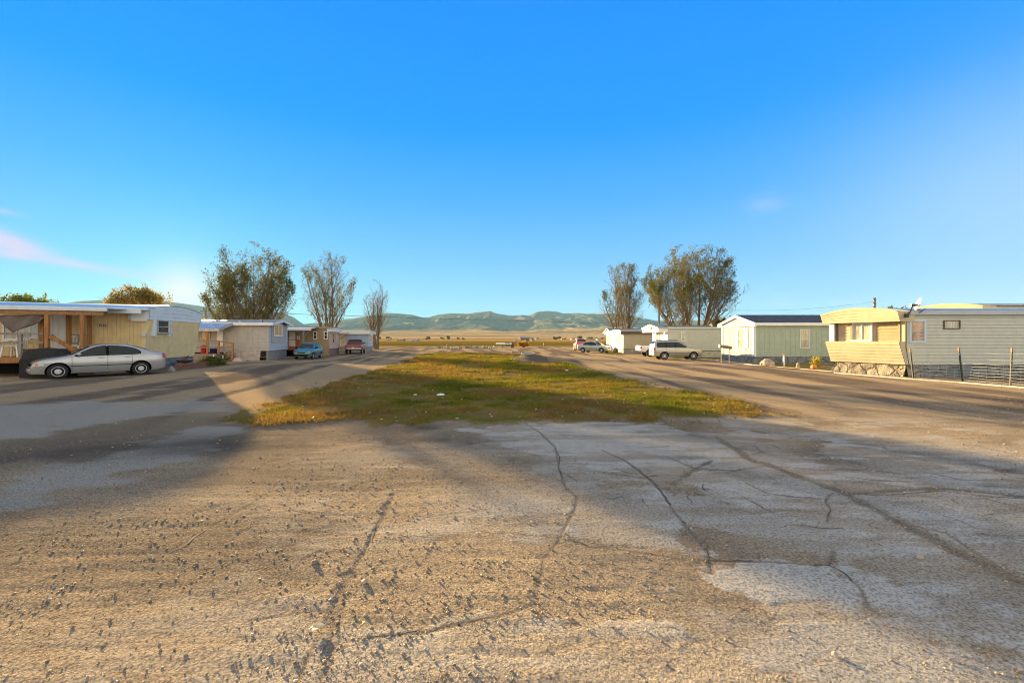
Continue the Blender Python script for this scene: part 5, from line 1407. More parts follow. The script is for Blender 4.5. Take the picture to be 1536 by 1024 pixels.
    # lamps
    def patch(xa, xb, za, zb, sg, mat, name, yin=.55, end=1):
        """lens wrapping the corner: from x=xb on the flank round the nose/tail"""
        g_ = MB(); vs = []; n = 8
        for i in range(n + 1):
            x = xa + (xb - xa) * i / n
            for k in range(3):
                z = za + (zb - za) * k / 2; z = min(z, top(x) - .012)
                vs.append(((x + end * .012) * S, sg * (halfw(x, z) + .008) * S, z * S))
        fs = [(i * 3 + k, (i + 1) * 3 + k, (i + 1) * 3 + k + 1, i * 3 + k + 1) for i in range(n) for k in range(2)]
        g_.add(vs, fs)
        # face toward nose/tail
        a = 3 * n; x = xb; v = []
        for k in range(3):
            z = min(za + (zb - za) * k / 2, top(x) - .012); y = halfw(x, z); v += [((x + end * .012) * S, sg * (y + .008) * S, z * S), ((x + end * .014) * S, sg * y * yin * S, z * S)]
        g_.add(v, [(2 * k, 2 * k + 1, 2 * k + 3, 2 * k + 2) for k in range(2)])
        return g_.build(name, mat, o, False)
    T1 = x1 - .02
    hz = {'sedan': (.56, .70), 'hatch': (.56, .68), 'suv': (.72, .92), 'pickup': (.74, .95)}[kind]
    tz = {'sedan': (.78, 1.0), 'hatch': (.66, .88), 'suv': (.86, 1.12), 'pickup': (.82, 1.06)}[kind]
    for sg in (-1, 1):
        patch(x1 - (.36 if kind == 'sedan' else .16), x1 - .004, *hz, sg, lens_m, 'headlight', .62)
        patch(x0 + .17, x0 + .004, *tz, sg, redl_m, 'tail_light', .84 if kind in ('suv', 'pickup') else .62, -1)
        if kind in ('hatch', 'sedan'): patch(x1 - .20, x1 - .12, hz[0] + .01, hz[1] - .02, sg, amber_m, 'indicator', .98)
    # grille, bumpers, plates
    mb = MB(); w = plan(x1) * .55
    mb.box((x1 - .03) * S, (x1 + .008) * S, -w * S, w * S, (hz[0] - .02) * S, (hz[1] - .05) * S); mb.box((x1 - .05) * S, (x1 + .006) * S, -w * 1.1 * S, w * 1.1 * S, (bot(x1) + .03) * S, (bot(x1) + .12) * S)
    mb.build('grille', under_m, o)
    zz = bot(x0) + .12
    bmp = {'sedan': paint_m, 'hatch': under_m, 'suv': paint_m, 'pickup': M('chrome_bumper', (.5, .5, .5), .2, metal=.9)}[kind]
    for xe, sgn in ((x0, -1), (x1, 1)):
        wv = plan(xe) * .98; z0_ = bot(xe) + (.02 if kind != 'pickup' else -.05); z1_ = z0_ + .2; n = 8; mb = MB(); vs = []
        for j in range(n + 1):
            y = wv * (2 * j / n - 1); b = .07 * (1 - (2 * j / n - 1) ** 4)
            vs += [((xe - sgn * .05) * S, y * S, z0_ * S), ((xe + sgn * b) * S, y * S, (z0_ + .03) * S), ((xe + sgn * b) * S, y * S, (z1_ - .03) * S), ((xe - sgn * .05) * S, y * S, z1_ * S)]
        mb.add(vs, [(4 * j + k, 4 * j + k + 1, 4 * j + k + 5, 4 * j + k + 4) for j in range(n) for k in range(3)]); mb.build('bumper', bmp if not (kind == 'hatch') else under_m, o, True)
    mb = MB(); pz = bot(x0) + (.30 if kind != 'pickup' else .05); mb.box((x0 - .09) * S, (x0 - .075) * S if kind == 'pickup' else (x0 - .0) * S, -.15 * S, .15 * S, pz * S, (pz + .14) * S); mb.build('number_plate', plastic_w, o)
    if kind == 'pickup':
        mb = MB(); mb.bar((x0 * S - .012, -.08 * S, .9 * S), (x0 * S - .012, .08 * S, .9 * S), .02, .04); mb.build('tailgate_badge', M('brass_badge', (.6, .45, .15), .3, metal=.6), o)
        mb = MB()
        for a in (-1, 1): mb.bar((x0 * S - .006, a * .72 * S, .68 * S), (x0 * S - .006, a * .72 * S, 1.08 * S), .012, .012)
        mb.build('tailgate_gap', under_m, o)
    if rack:
        for sg in (-1, 1):
            mb = MB(); y = sg * .60 * S; mb.tube([(-1.7 * S, y, 1.72 * S), (-1.6 * S, y, 1.79 * S), (-.1 * S, y, 1.80 * S), (.05 * S, y, 1.73 * S)], .02, 6); mb.build('roof_rail', dark_metal, o)
        mb = MB()
        for x in (-1.2, -.4): mb.bar((x * S, -.6 * S, 1.80 * S), (x * S, .6 * S, 1.80 * S), .05, .03)
        mb.build('roof_crossbar', dark_metal, o)
    # wheels
    wr = K['wr'] * S; tw = .2 * S
    for ax in K['axles']:
        for sg in (-1, 1):
            c = Vector((ax * S, sg * (plan(ax) - .02) * S - sg * tw / 2, wr))
            mb = MB(); pr = [(wr * .60, -tw / 2), (wr * .9, -tw / 2), (wr * .98, -tw * .4), (wr, -tw * .25), (wr, tw * .25), (wr * .98, tw * .4), (wr * .9, tw / 2), (wr * .60, tw / 2)]
            mb.lathe(c, pr, 32, 'Y'); ty = mb.build('wheel', tyre_m, o, True)
            mb = MB(); R_ = wr * .64; yo = c.y + sg * (tw / 2 - .012)
            def ring(r, d): return [(c.x + r * math.cos(2 * math.pi * i / 40), yo + sg * d, c.z + r * math.sin(2 * math.pi * i / 40)) for i in range(40)]
            rr = [(R_, .016), (R_ * .92, .02), (R_ * .88, .0), (R_ * .80, .002), (R_ * .45, .015), (R_ * .30, .022), (R_ * .02, .024)]
            vs = sum([ring(*t) for t in rr], []); mb.add(vs, [((i * 40 + j), (i * 40 + (j + 1) % 40), ((i + 1) * 40 + (j + 1) % 40), ((i + 1) * 40 + j)) for i in range(len(rr) - 1) for j in range(40)])
            rim = mb.build('rim', rim_m, ty, True)
            mb = MB()
            for kx in range(rimk):
                a = 2 * math.pi * kx / rimk; hw = .19 if rimk < 6 else .15
                cc = []
                for rad, da in ((R_ * .56, -hw * .8), (R_ * .56, hw * .8), (R_ * .78, hw), (R_ * .78, -hw)): cc.append((c.x + rad * math.cos(a + da), yo + sg * .026, c.z + rad * math.sin(a + da)))
                mb.add(cc, [(0, 1, 2, 3) if sg < 0 else (3, 2, 1, 0)])
            mb.build('rim_opening', under_m, ty)
    return o
car_glass = M('tinted_car_glass', (.02, .026, .024), .05, .4, var=.1)

# silver sedan nearest on the left, nose to the left
g_s = .25
pr = px(211.5, 562.3, g_s); pf = px(87, 568.5, g_s)
dirv = (pf - pr); wbase = dirv.length; hd = math.atan2(dirv.y, dirv.x); scs = wbase / 2.62
nrm = Vector((dirv.y, -dirv.x, 0)).normalized()
if nrm.y > 0: nrm = -nrm
ctr = (pf + pr) / 2 - nrm * .80 * scs - dirv.normalized() * .02
ctr.z = g_s
print('SEDAN scale', scs, 'heading', math.degrees(hd), ctr)
sed = car('sedan', 'sedan_car', 'silver four door sedan parked beside the cream home porch at the left edge', 'car', ctr, hd, paint('silver_paint', (.40, .41, .42), .45, .22), scs, rimk=5)
sed.scale = (1, 1, .955)
def place(x, y, hx, hy, g_=0.):
    p = px(x, y, g_); return p, math.atan2(hy, hx)
p, a = place(463, 537.5, .10, -1.0); car('hatch', 'hatchback_car', 'teal blue hatchback facing the viewer on the left road', 'car', p, a, paint('teal_paint', (.055, .19, .22), .4, .35), 1.02)
p, a = place(533.5, 530.3, -.22, .98); car('pickup', 'pickup_truck', 'dark red pickup truck seen from behind on the left road by the blue home', 'pickup truck', p, a, paint('dark_red_paint', (.14, .010, .010), .3, .35), 1.0)
p, a = place(1013, 539.2, 1, -.02); car('suv', 'suv_car', 'gold grey SUV with roof rails parked side on before the grey white home', 'car', p, a, paint('champagne_paint', (.40, .385, .34), .6, .32), .955, rack=True, rimk=6)
p, a = place(995, 534.3, 1, .0); car('pickup', 'pickup_truck', 'white pickup truck with its tail showing behind the gold SUV', 'pickup truck', p, a, paint('white_paint', (.68, .68, .66), 0, .35), 1.0)
p, a = place(892, 528.7, .80, -.60); car('sedan', 'sedan_car', 'pale grey green sedan with nose toward the viewer beside the red SUV', 'car', p, a, paint('pale_green_paint', (.38, .42, .36), .5, .35), 1.02, rimk=6)
p, a = place(870, 525.4, .05, 1.0); car('suv', 'suv_car', 'red SUV seen from behind left of the pale sedan', 'car', p, a, paint('red_paint', (.45, .035, .02), .2, .35), 1.0)

# ------------------------------------------------------------------ trees
def leaf_mat(name, a, b, c):
    m, g, bs, o = mat_new(name)
    v = g.attr('tint')
    col = g.ramp(v, [(0, a), (.5, b), (1, c)])
    d = g.n('ShaderNodeBsdfDiffuse'); t = g.n('ShaderNodeBsdfTranslucent'); mx = g.n('ShaderNodeMixShader'); mx.inputs[0].default_value = .30
    g.put(d.inputs[0], col); g.put(t.inputs[0], g.mix(1, col, (1.2, 1.15, .6), 'MULTIPLY'))
    g.t.links.new(d.outputs[0], mx.inputs[1]); g.t.links.new(t.outputs[0], mx.inputs[2]); g.t.links.new(mx.outputs[0], o.inputs[0])
    return m
leaf_olive = leaf_mat('olive_autumn_leaves', (.07, .088, .026), (.105, .112, .032), (.17, .14, .04))
leaf_gold = leaf_mat('gold_brown_leaves', (.075, .088, .026), (.12, .122, .035), (.19, .16, .045))
leaf_green = leaf_mat('green_leaves', (.05, .08, .02), (.09, .12, .03), (.16, .17, .05))
bark = M('grey_brown_bark', (.17, .125, .085), .95, .1, var=.3, scale=6, bump=.02)

def leaves_mesh(pts, size, seed, mat, jitter=.25, tintp=None):
    rg = np.random.default_rng(seed); P = np.array(pts, float); n = len(P)
    P = P + rg.normal(0, jitter, (n, 3))
    u = rg.normal(size=(n, 3)); u /= np.linalg.norm(u, axis=1)[:, None]; w = rg.normal(size=(n, 3)); w -= (w * u).sum(1)[:, None] * u; w /= np.linalg.norm(w, axis=1)[:, None]
    s = (size * rg.uniform(.6, 1.4, n))[:, None]
    V = np.stack([P - u * s * .6, P + w * s * .38, P + u * s * .6, P - w * s * .38], 1).reshape(-1, 3)
    me = np_mesh('crown', V, np.arange(n * 4).reshape(n, 4), [mat])
    cl = vnoise(P[:, 0] * .9 + 50, P[:, 2] * .9 + P[:, 1] * .5 + 50, seed)
    fattr(me, 'tint', np.repeat(np.clip(cl * .9 + rg.uniform(-.25, .3, n), 0, 1), 4))
    return me

def tree(name, label, loc, height, spread, seed, stems=5, leaves=9000, lsize=.13, lmat=leaf_olive, base_r=.28, width=None, bare=.0, low=.22, up=.5, group='bare autumn trees behind the homes', dens_low=1., shape=None, lopside=(0, 0)):
    rnd = random.Random(seed); o = thing(name, label, 'tree', loc, 0, group); mb = MB(); tips = []
    def branch(p, d, L, r, lev, nseg):
        pts = [p.copy()]; rs = [r]; dd = d.normalized(); q = p.copy(); step = L / nseg; kids = []
        for i in range(nseg):
            dd = (dd + Vector((rnd.gauss(0, .055), rnd.gauss(0, .055), rnd.gauss(0, .03) + up * (.10 if lev else .02)))).normalized()
            q = q + dd * step; pts.append(q.copy()); rs.append(max(r * (1 - (i + 1) / nseg * .82), .006)); kids.append((q.copy(), dd.copy(), (i + 1) / nseg))
        mb.tube(pts, rs, 7 if lev == 0 else 4 if lev == 1 else 3, cap=False)
        return kids
    def spawn(kids, L, r, lev):
        if lev == 1:
            for q, dd, f in kids:
                if f < low: continue
                for _ in range(2 if rnd.random() < .85 else 3):
                    a = rnd.uniform(0, 6.283); side = Vector((math.cos(a), math.sin(a), 0)); nd = (dd * .75 + side * rnd.uniform(.35, .8) + Vector((0, 0, .3))).normalized()
                    l2 = L * (.42 - .26 * f) * rnd.uniform(.7, 1.25); k2 = branch(q, nd, l2, r * .30 * (1.15 - f * .7), 1, 5); spawn(k2, l2, r * .3, 2)
        elif lev == 2:
            for q, dd, f in kids:
                for _ in range(2):
                    a = rnd.uniform(0, 6.283); side = Vector((math.cos(a), math.sin(a), rnd.uniform(-.2, .5))); nd = (dd + side * .8).normalized()
                    l3 = max(.45, L * rnd.uniform(.25, .48)); k3 = branch(q, nd, l3, .013, 2, 3)
                    for t in k3: tips.append(t[0])
    for s in range(stems):
        a = 2 * math.pi * (s + rnd.uniform(-.3, .3)) / stems; k = spread * (.12 + .88 * ((s * 7 % stems) + .5) / stems) if stems > 1 else .03
        a += rnd.uniform(-.5, .5); d = Vector((math.cos(a) * k + lopside[0], math.sin(a) * k * .8 + lopside[1], 1)).normalized()
        L = height * rnd.uniform(.90, 1.0) * (1 - .34 * (k / max(spread, .01)) ** 1.4); r = base_r * rnd.uniform(.55, 1) / (1 if stems == 1 else stems ** .35)
        st = Vector((math.cos(a) * base_r * .8, math.sin(a) * base_r * .8, -.1)) if stems > 1 else Vector((0, 0, -.1))
        spawn(branch(st, d, L, r, 0, 11), L, r, 1)
    rs_ = [base_r * 1.5, base_r * 1.15, base_r * .95]; mb.tube([(0, 0, -.2), (0, 0, .35), (0, 0, .9)], rs_, 10, cap=False)
    # bring the crown to its traced height
    mz = max(v[2] for v in mb.v); k = height / mz; wx = sorted(abs(t.x) for t in tips)[int(len(tips) * .975)]; kw = (width / 2 / wx) if width else 1
    cx = sum(t.x for t in tips) / len(tips) * .9; bend = lambda z: min(1, max(0, z) / height * 1.4)
    mb.v = [(v[0] * kw - cx * bend(v[2]), v[1] * kw, v[2] * k) for v in mb.v]; tips = [Vector((t.x * kw - cx * bend(t.z), t.y * kw, t.z * k)) for t in tips]
    if width:
        def sq(x, y, z):
            cz, az_, ax_ = height * .52, height * .50, width * .52
            q = math.sqrt((x / ax_) ** 2 + (y / ax_) ** 2 + ((z - cz) / az_) ** 2)
            if q < .82 or z < cz * .6: return (x, y, z)
            k_ = (.82 + (q - .82) * .45) / q; w_ = min(1, (z - cz * .6) / (cz * .4)); k_ = 1 + (k_ - 1) * w_
            return (x * k_, y * k_, cz + (z - cz) * k_)
        mb.v = [sq(*v) for v in mb.v]; tips = [Vector(sq(*t)) for t in tips]
    mb.build('trunk', bark, o, True)
    if bare: tips = [t for t in tips if rnd.random() > bare]
    # leaf clumps: some twigs keep many leaves, others few
    rg = random.Random(seed + 1); W = []
    for t in tips:
        c = mnoise.noise(t * .55 + Vector((seed, 0, 0))) + .5 * mnoise.noise(t * 1.6)
        W.append(max(.2, .6 + .8 * c) * (dens_low if t.z < height * .45 else 1))
    idx = rg.choices(range(len(tips)), W, k=leaves)
    me = leaves_mesh([tips[i] for i in idx], lsize, seed, lmat, .13)
    link('crown', me, o)
    return o
def tplace(x, Y): return Vector(((x - 768) / F * Y, Y, 0))
tree('bare_tree', 'broad many stemmed tree with thinning olive leaves behind the grey home', tplace(374, 47), 12.3, .60, 11, stems=17, leaves=27000, lsize=.115, width=9.4, base_r=.40, low=.2, dens_low=.7)
tree('bare_tree', 'tall narrow tree with sparse leaves behind the tan home left of the slender one', tplace(491, 62), 14.4, .36, 22, stems=8, leaves=7500, lsize=.125, width=7.2, base_r=.36, low=.2)
tree('bare_tree', 'slender nearly bare tree standing beyond the blue home', tplace(564, 80), 12.9, .26, 35, stems=6, leaves=700, lsize=.15, width=5.0, base_r=.34, low=.12)
tree('bare_tree', 'smaller sparse tree behind the taupe home on the right', tplace(936, 66), 13.4, .40, 41, stems=9, leaves=8500, lsize=.125, width=7.4, lmat=leaf_gold, base_r=.34, low=.25, dens_low=.6)
tree('bare_tree', 'large leafy brown tree behind the grey white home on the right', tplace(1037, 56), 14.2, .52, 53, stems=16, leaves=30000, lsize=.12, width=11.4, lmat=leaf_gold, base_r=.45, low=.3, dens_low=.45)

leaf_lime = leaf_mat('sunlit_green_leaves', (.10, .14, .03), (.17, .21, .045), (.26, .27, .07))
leaf_amber = leaf_mat('backlit_amber_leaves', (.14, .12, .035), (.26, .20, .06), (.40, .28, .09))
def bushy(name, label, loc, r, seed, n, lsize, lmat, trunk_h, group=None, clumps=14, cat='tree'):
    rnd = random.Random(seed); o = thing(name, label, cat, loc, 0, group); mb = MB(); pts = []
    for c in range(clumps):
        a = rnd.uniform(0, 6.283); q = rnd.uniform(0, 1) ** .5; cx, cy = math.cos(a) * r[0] * q * .75, math.sin(a) * r[1] * q * .75
        cz = trunk_h + r[2] * (.1 + .8 * math.sqrt(max(0, 1 - q * q * .9)) * rnd.uniform(.5, 1)); cr = min(r) * rnd.uniform(.22, .42)
        mb.tube([(0, 0, 0), (cx * .3, cy * .3, trunk_h), (cx * .8, cy * .8, cz * .8), (cx, cy, cz)], [.16, .12, .06, .02], 5, cap=False)
        for _ in range(int(n / clumps)):
            v = Vector((rnd.gauss(0, 1), rnd.gauss(0, 1), rnd.gauss(0, .8))).normalized() * cr * rnd.uniform(.5, 1.1); pts.append((cx + v.x, cy + v.y, cz + v.z))
        for _ in range(3):
            v = Vector((rnd.gauss(0, 1), rnd.gauss(0, 1), rnd.uniform(0, 1.3))).normalized() * cr * rnd.uniform(1, 1.7); mb.tube([(cx, cy, cz), (cx + v.x, cy + v.y, cz + v.z)], [.03, .008], 3, cap=False)
            for _ in range(int(n / clumps / 14)): pts.append((cx + v.x * rnd.uniform(.6, 1), cy + v.y * rnd.uniform(.6, 1), cz + v.z * rnd.uniform(.6, 1)))
    mb.build('trunk', bark, o, True); link('crown', leaves_mesh(pts, lsize, seed, lmat, .12), o)
    return o
bushy('leafy_tree', 'dense green tree rising over the cream home roof at the left edge', tplace(22, 48), (4.4, 3, 2.5), 5, 6500, .2, leaf_lime, 3.8, clumps=26)
bushy('leafy_tree', 'small green gold tree over the middle of the cream home roof', tplace(208, 60), (4.2, 3, 3.3), 6, 4200, .2, leaf_amber, 5.4, clumps=20)
bushy('leafy_tree', 'low bushy tree between the large brown tree and the green home', tplace(1081, 70), (3.0, 3, 2.4), 8, 3000, .24, leaf_olive, 2.6, clumps=12)
bushy('shrub', 'low golden shrub behind the cream home gable by the utility pole', tplace(286, 75), (4.2, 2.5, 2.0), 9, 1500, .2, leaf_amber, 3.4, clumps=16, cat='shrub')
bushy('leafy_tree', 'thin dark treetop just showing over the right home roof', tplace(1349, 60), (2.0, 2, 2.6), 10, 500, .2, leaf_olive, 3.8, clumps=7)
bushy('shrub', 'orange bush by the mailbox shelter at the road end', tplace(785, 92), (1.2, 1, 1.0), 12, 1500, .16, leaf_mat('orange_leaves', (.28, .16, .03), (.42, .24, .04), (.5, .3, .06)), .2, clumps=9, cat='shrub')
bushy('shrub', 'dark low weed clump at the right end of the brick edging', px(319, 551, .15), (.9, .5, .45), 14, 1500, .09, leaf_green, .0, clumps=9, cat='shrub')
bushy('flower_plant', 'small plant with yellow flowers behind the pumpkin', px(1224, 552, 0) , (.22, .2, .55), 15, 260, .07, leaf_mat('yellow_petals', (.22, .25, .03), (.62, .45, .03), (.75, .6, .05)), .05, clumps=6, cat='plant')

# ------------------------------------------------------------------ poles, wires, fences
def pole(name, x, y_top, Y, r, label, arms=0, group='utility poles'):
    b = Vector(((x - 768) / F * Y, Y, 0)); zt = at(x, y_top, Y).z; o = thing(name, label, 'utility pole', b, 0, group)
    mb = MB(); mb.tube([(0, 0, -.3), (0, 0, zt)], [r, r * .75], 8); mb.build('shaft', wood_grey, o, True)
    for i in range(arms):
        mb = MB(); zz = zt - .25 - .55 * i; mb.bar((-.25, -.1, zz), (.12, -.1, zz), .09); mb.lathe((-.22, -.1, zz), [(.05, .04), (.07, .1), (.04, .2)], 8); mb.build('insulator_arm', dark_metal, o)
    return b, zt
pa = pole('utility_pole', 988.5, 451.5, 58, .13, 'bare wooden utility pole between the two trees on the right', 1)
pb = pole('utility_pole', 1312, 446.5, 62, .20, 'wooden utility pole with side brackets rising over the right home', 3)
pc = pole('utility_pole', 308.5, 461.5, 66, .16, 'dark utility pole against the broad tree behind the grey home', 1)
def wire(a, b, sag, r, label):
    mb = MB(a); n = 40
    mb.tube([a.lerp(b, i / n) - Vector((0, 0, sag * 4 * (i / n) * (1 - i / n))) for i in range(n + 1)], r, 3)
    solo(mb, 'power_line', dark_metal, label, 'power line', 'overhead lines')
wire(at(300, 466, 66), at(995, 486.5, 140), 0.2, .035, 'long overhead wire sagging across the hills between the two rows')
wire(at(1312, 452, 62), at(988.5, 456, 58), 1.0, .012, 'thin overhead wire running between the two right hand poles')

def tpost(loc, hgt, lean, label):
    o = thing('fence_post', label, 'fence post', loc, 0, 'steel fence posts before the right home')
    mb = MB(); mb.bar((0, 0, -.1), (lean, 0, hgt * .9), .055, .04, (0, 1, 0)); mb.build('shaft', M('dark_green_steel', (.035, .045, .035), .6), o)
    mb = MB(); mb.bar((lean, 0, hgt * .9), (lean * 1.1, 0, hgt), .058, .043, (0, 1, 0)); mb.build('tip', M('rusty_orange_tip', (.40, .16, .05), .7), o)
FP = [(1370.5, 568, 523, -.15, 'steel fence post leaning at the corner of the rock skirting'), (1444.5, 572, 521, -.17, 'middle steel fence post leaning before the wire mesh'), (1515.5, 577.5, 522, .06, 'upright steel fence post nearest the right edge')]
fps = []
for x, yb, yt, ln, lb in FP:
    p = px(x, yb, 0); k = p.y / F; fps.append(p); tpost(p, (yb - yt) * k, ln, lb)
ext = fps[2] + (fps[2] - fps[1]) * 1.2
wire_p = M('pale_galvanised_wire', (.30, .30, .27), .5, metal=.1, var=.1)
def mesh_fence():
    a, b = fps[0], ext; o = thing('wire_fence', 'square mesh wire fence strung between the steel posts before the right home', 'fence', a)
    d = b - a; L = d.length; d.normalize(); hh = .75
    # posts are not quite in line: follow them
    path = [fps[0], fps[1], fps[2], ext]; cum = [0]
    for p, q in zip(path[:-1], path[1:]): cum.append(cum[-1] + (q - p).length)
    def pos(s):
        for i in range(3):
            if s <= cum[i + 1] or i == 2: return path[i].lerp(path[i + 1], (s - cum[i]) / (cum[i + 1] - cum[i]))
    mb = MB(a); r = .008; S = cum[-1]; n = int(S / .26)
    for k in range(7):
        z = .04 + k * hh / 6; mb.tube([pos(S * i / n) + Vector((0, -.03, z + .012 * math.sin(i * 1.7 + k))) for i in range(n + 1)], r, 3, False)
    mb.build('horizontal_wires', wire_p, o)
    mb = MB(a)
    for i in range(n + 1): p = pos(S * i / n); mb.tube([p + Vector((0, -.03, .04)), p + Vector((.02, -.03, .04 + hh))], r, 3, False)
    mb.build('vertical_wires', wire_p, o)
    mb = MB(a)
    for z in (1.0, 1.25): mb.tube([pos(S * i / n) + Vector((0, -.03, z + .02 * math.sin(i))) for i in range(int(n * .48), n + 1)], .008, 3, False)
    mb.build('top_wires', wire_p, o)
    # loose roll end at the corner
    mb = MB(a)
    for k in range(6): z = .08 + k * .17; mb.tube([a + Vector((.10, -.05, z)), a + Vector((.7, -.12 + .05 * math.sin(k), z - .05)), a + Vector((1.5, -.05, z - .09))], .008, 3, False)
    mb.build('loose_end', M('pale_wire', (.5, .45, .36), .5), o)
mesh_fence()
def edging(pts, w, hgt, label, mat, name='concrete_edging'):
    a = px(*pts[0]); mb = MB(a)
    for p, q in zip(pts[:-1], pts[1:]):
        P, Q = px(*p), px(*q); n = 6
        for i in range(n):
            A = P.lerp(Q, i / n); B = P.lerp(Q, (i + .97) / n); mb.bar(A + Vector((0, 0, hgt / 2 - .03)), B + Vector((0, 0, hgt / 2 - .03)), w, hgt + .04)
    solo(mb, name, mat, label, 'edging')
edging([(1252, 559.5), (1362, 568.5), (1440, 574), (1580, 585.5)], .14, .06, 'low pale concrete edging along the foot of the right home and its fence', conc_m)
edging([(1080, 540.5), (1130, 547.5), (1190, 552.5), (1250, 557.5)], .14, .05, 'thin pale concrete edging along the verge of the green home', conc_m)
edging([(1020, 538), (1050, 538.6), (1078, 540)], .12, .05, 'short pale edging strip right of the gold SUV', conc_m)

# ------------------------------------------------------------------ road end: mailbox shelter, posts, rocks
def shelter():
    Y = 88.; b = Vector(((763 - 768) / F * Y, Y, 0)); o = thing('mailbox_shelter', 'long low white roofed mailbox shelter on posts at the road end', 'mailbox shelter', b)
    P = lambda x, y: at(x, y, Y) - b
    mb = MB(); a, c = P(744, 515.2), P(768, 515.6); mb.hexa([(a.x, -.6, a.z - .1), (c.x, -.6, c.z - .1), (c.x, .7, c.z - .02), (a.x, .7, a.z - .02), (a.x, -.6, a.z + .05), (c.x, -.6, c.z + .05), (c.x, .7, c.z + .15), (a.x, .7, a.z + .15)]); mb.build('roof', white_p, o)
    for x in (743.5, 754, 767): mb = MB(); q = P(x, 518); mb.bar((q.x, 0, 0), (q.x, 0, P(x, 515).z - .05), .16); mb.build('post', wood_grey, o)
    mb = MB(); q = P(761, 520); mb.box(q.x - .4, q.x + .5, -.3, .3, .35, 1.0); mb.build('mailbox_bank', M('green_metal_box', (.10, .16, .13), .5), o)
    mb = MB(); q = P(768.5, 520); mb.blob((q.x, 0, .55), (.35, .3, .6), 2, .3, 3); mb.build('litter_bin', rust, o)
shelter()
def short_post(x, yb, yt, label, r=.12, mat=None):
    p = px(x, yb, 0); k = p.y / F; mb = MB(p); mb.tube([p + Vector((0, 0, -.1)), p + Vector((0, 0, (yb - yt) * k * .94)), p + Vector((0, 0, (yb - yt) * k))], [r, r, r * .7], 8)
    solo(mb, 'marker_post', mat or wood_grey, label, 'post', 'short posts at the end of the lawn')
short_post(670.5, 525, 516, 'short grey post at the left end of the rock row')
short_post(664.5, 526, 523.5, 'stubby pale post just left of the short grey post', .14, conc_m)
short_post(817, 518.5, 513.5, 'short brown post in the field right of the orange bush', .25, wood_x)
short_post(581, 519, 516, 'tiny post in the field beside the slender tree', .16)
# row of rocks bounding the road end
rr = random.Random(9)
for i in range(30):
    x = 655 + i * 3.05 + rr.uniform(-.8, .8)
    if 744 < x < 771: pass
    y = 522.6 + rr.uniform(-.5, .5); w = rr.uniform(2.2, 4.2); pale = rr.random() < .45
    p = px(x, y); k = p.y / F; mb = MB(p); mb.blob(p + Vector((0, 0, .12)), (w * k / 2, .35, rr.uniform(.22, .42)), 2, .35, i, flat=.15)
    solo(mb, 'border_rock', rock_m if pale else rock_d, 'rock in the low row that closes the far end of the lawn', 'rock', 'border rocks at the road end')
# lid on the earth mound
def lid():
    x, Yd = 790, 36.0; p = Vector(((x - 768) / F * Yd, Yd, gz((x - 768) / F * Yd, Yd) - .02)); o = thing('well_cover', 'flat green utility lid on top of the earth mound', 'well cover', p)
    mb = MB(); mb.box(-.42, .42, -.25, .25, 0, .10); mb.build('base', conc_m, o)
    mb = MB(); mb.box(-.38, .36, -.22, .22, .102, .15); mb.build('lid', M('green_lid', (.10, .20, .14), .6), o)
lid()
# one crumpled leaf close to the viewer
def leaf(x, y, s, rz, mat, label):
    p = px(x, y, 0); p.z = zground(p.x, p.y) + .004; mb = MB(p); n = 8; vs = []; c, si = math.cos(rz), math.sin(rz)
    for i in range(n + 1):
        f = i / n; w = s * .34 * math.sin(math.pi * f) ** .7
        for j in range(5):
            q = j / 2 - 1; a, b = (f - .5) * s, q * w; z = .012 + .35 * abs(q) * w + .10 * s * math.sin(f * 7 + q * 2) * .6 + .05 * s
            vs.append(p + Vector((a * c - b * si, a * si + b * c, max(z, .002))))
    mb.add(vs, [(i * 5 + j, i * 5 + j + 1, (i + 1) * 5 + j + 1, (i + 1) * 5 + j) for i in range(n) for j in range(4)])
    mb.tube([p + Vector((s * .45 * c, s * .45 * si, .02)), p + Vector((s * .75 * c, s * .75 * si, .04))], .002, 4)
    solo(mb, 'fallen_leaf', mat, label, 'leaf')
leaf(475, 947, .10, .6, leaf_y, 'large pale curled leaf lying on the cracked pavement in the left foreground')
leaf(543, 939, .05, 2.0, M('yellow_leaf', (.45, .27, .06), .7), 'small yellow leaf on the pavement just right of the pale curled leaf')
def stones():
    for i, (x, y, w, lb) in enumerate([(546, 874, 9, 'small pale stone in the joint left of centre in the foreground'), (472, 845, 10, 'dark thumb sized stone on the gravel left of the joint'), (1252, 984, 10, 'whitish stone in the right foreground gravel'), (1380, 838, 9, 'rounded pinkish stone on the right slab')]):
        p = px(x, y, 0); p.z = zground(p.x, p.y); k = p.y / F; mb = MB(p); r = w * k / 2; mb.blob(p + Vector((0, 0, r * .5)), (r, r * .9, r * .8), 2, .35, i + 3)
        solo(mb, 'loose_stone', rock_m if i != 1 else rock_d, lb, 'stone', 'loose stones on the pavement')
stones()

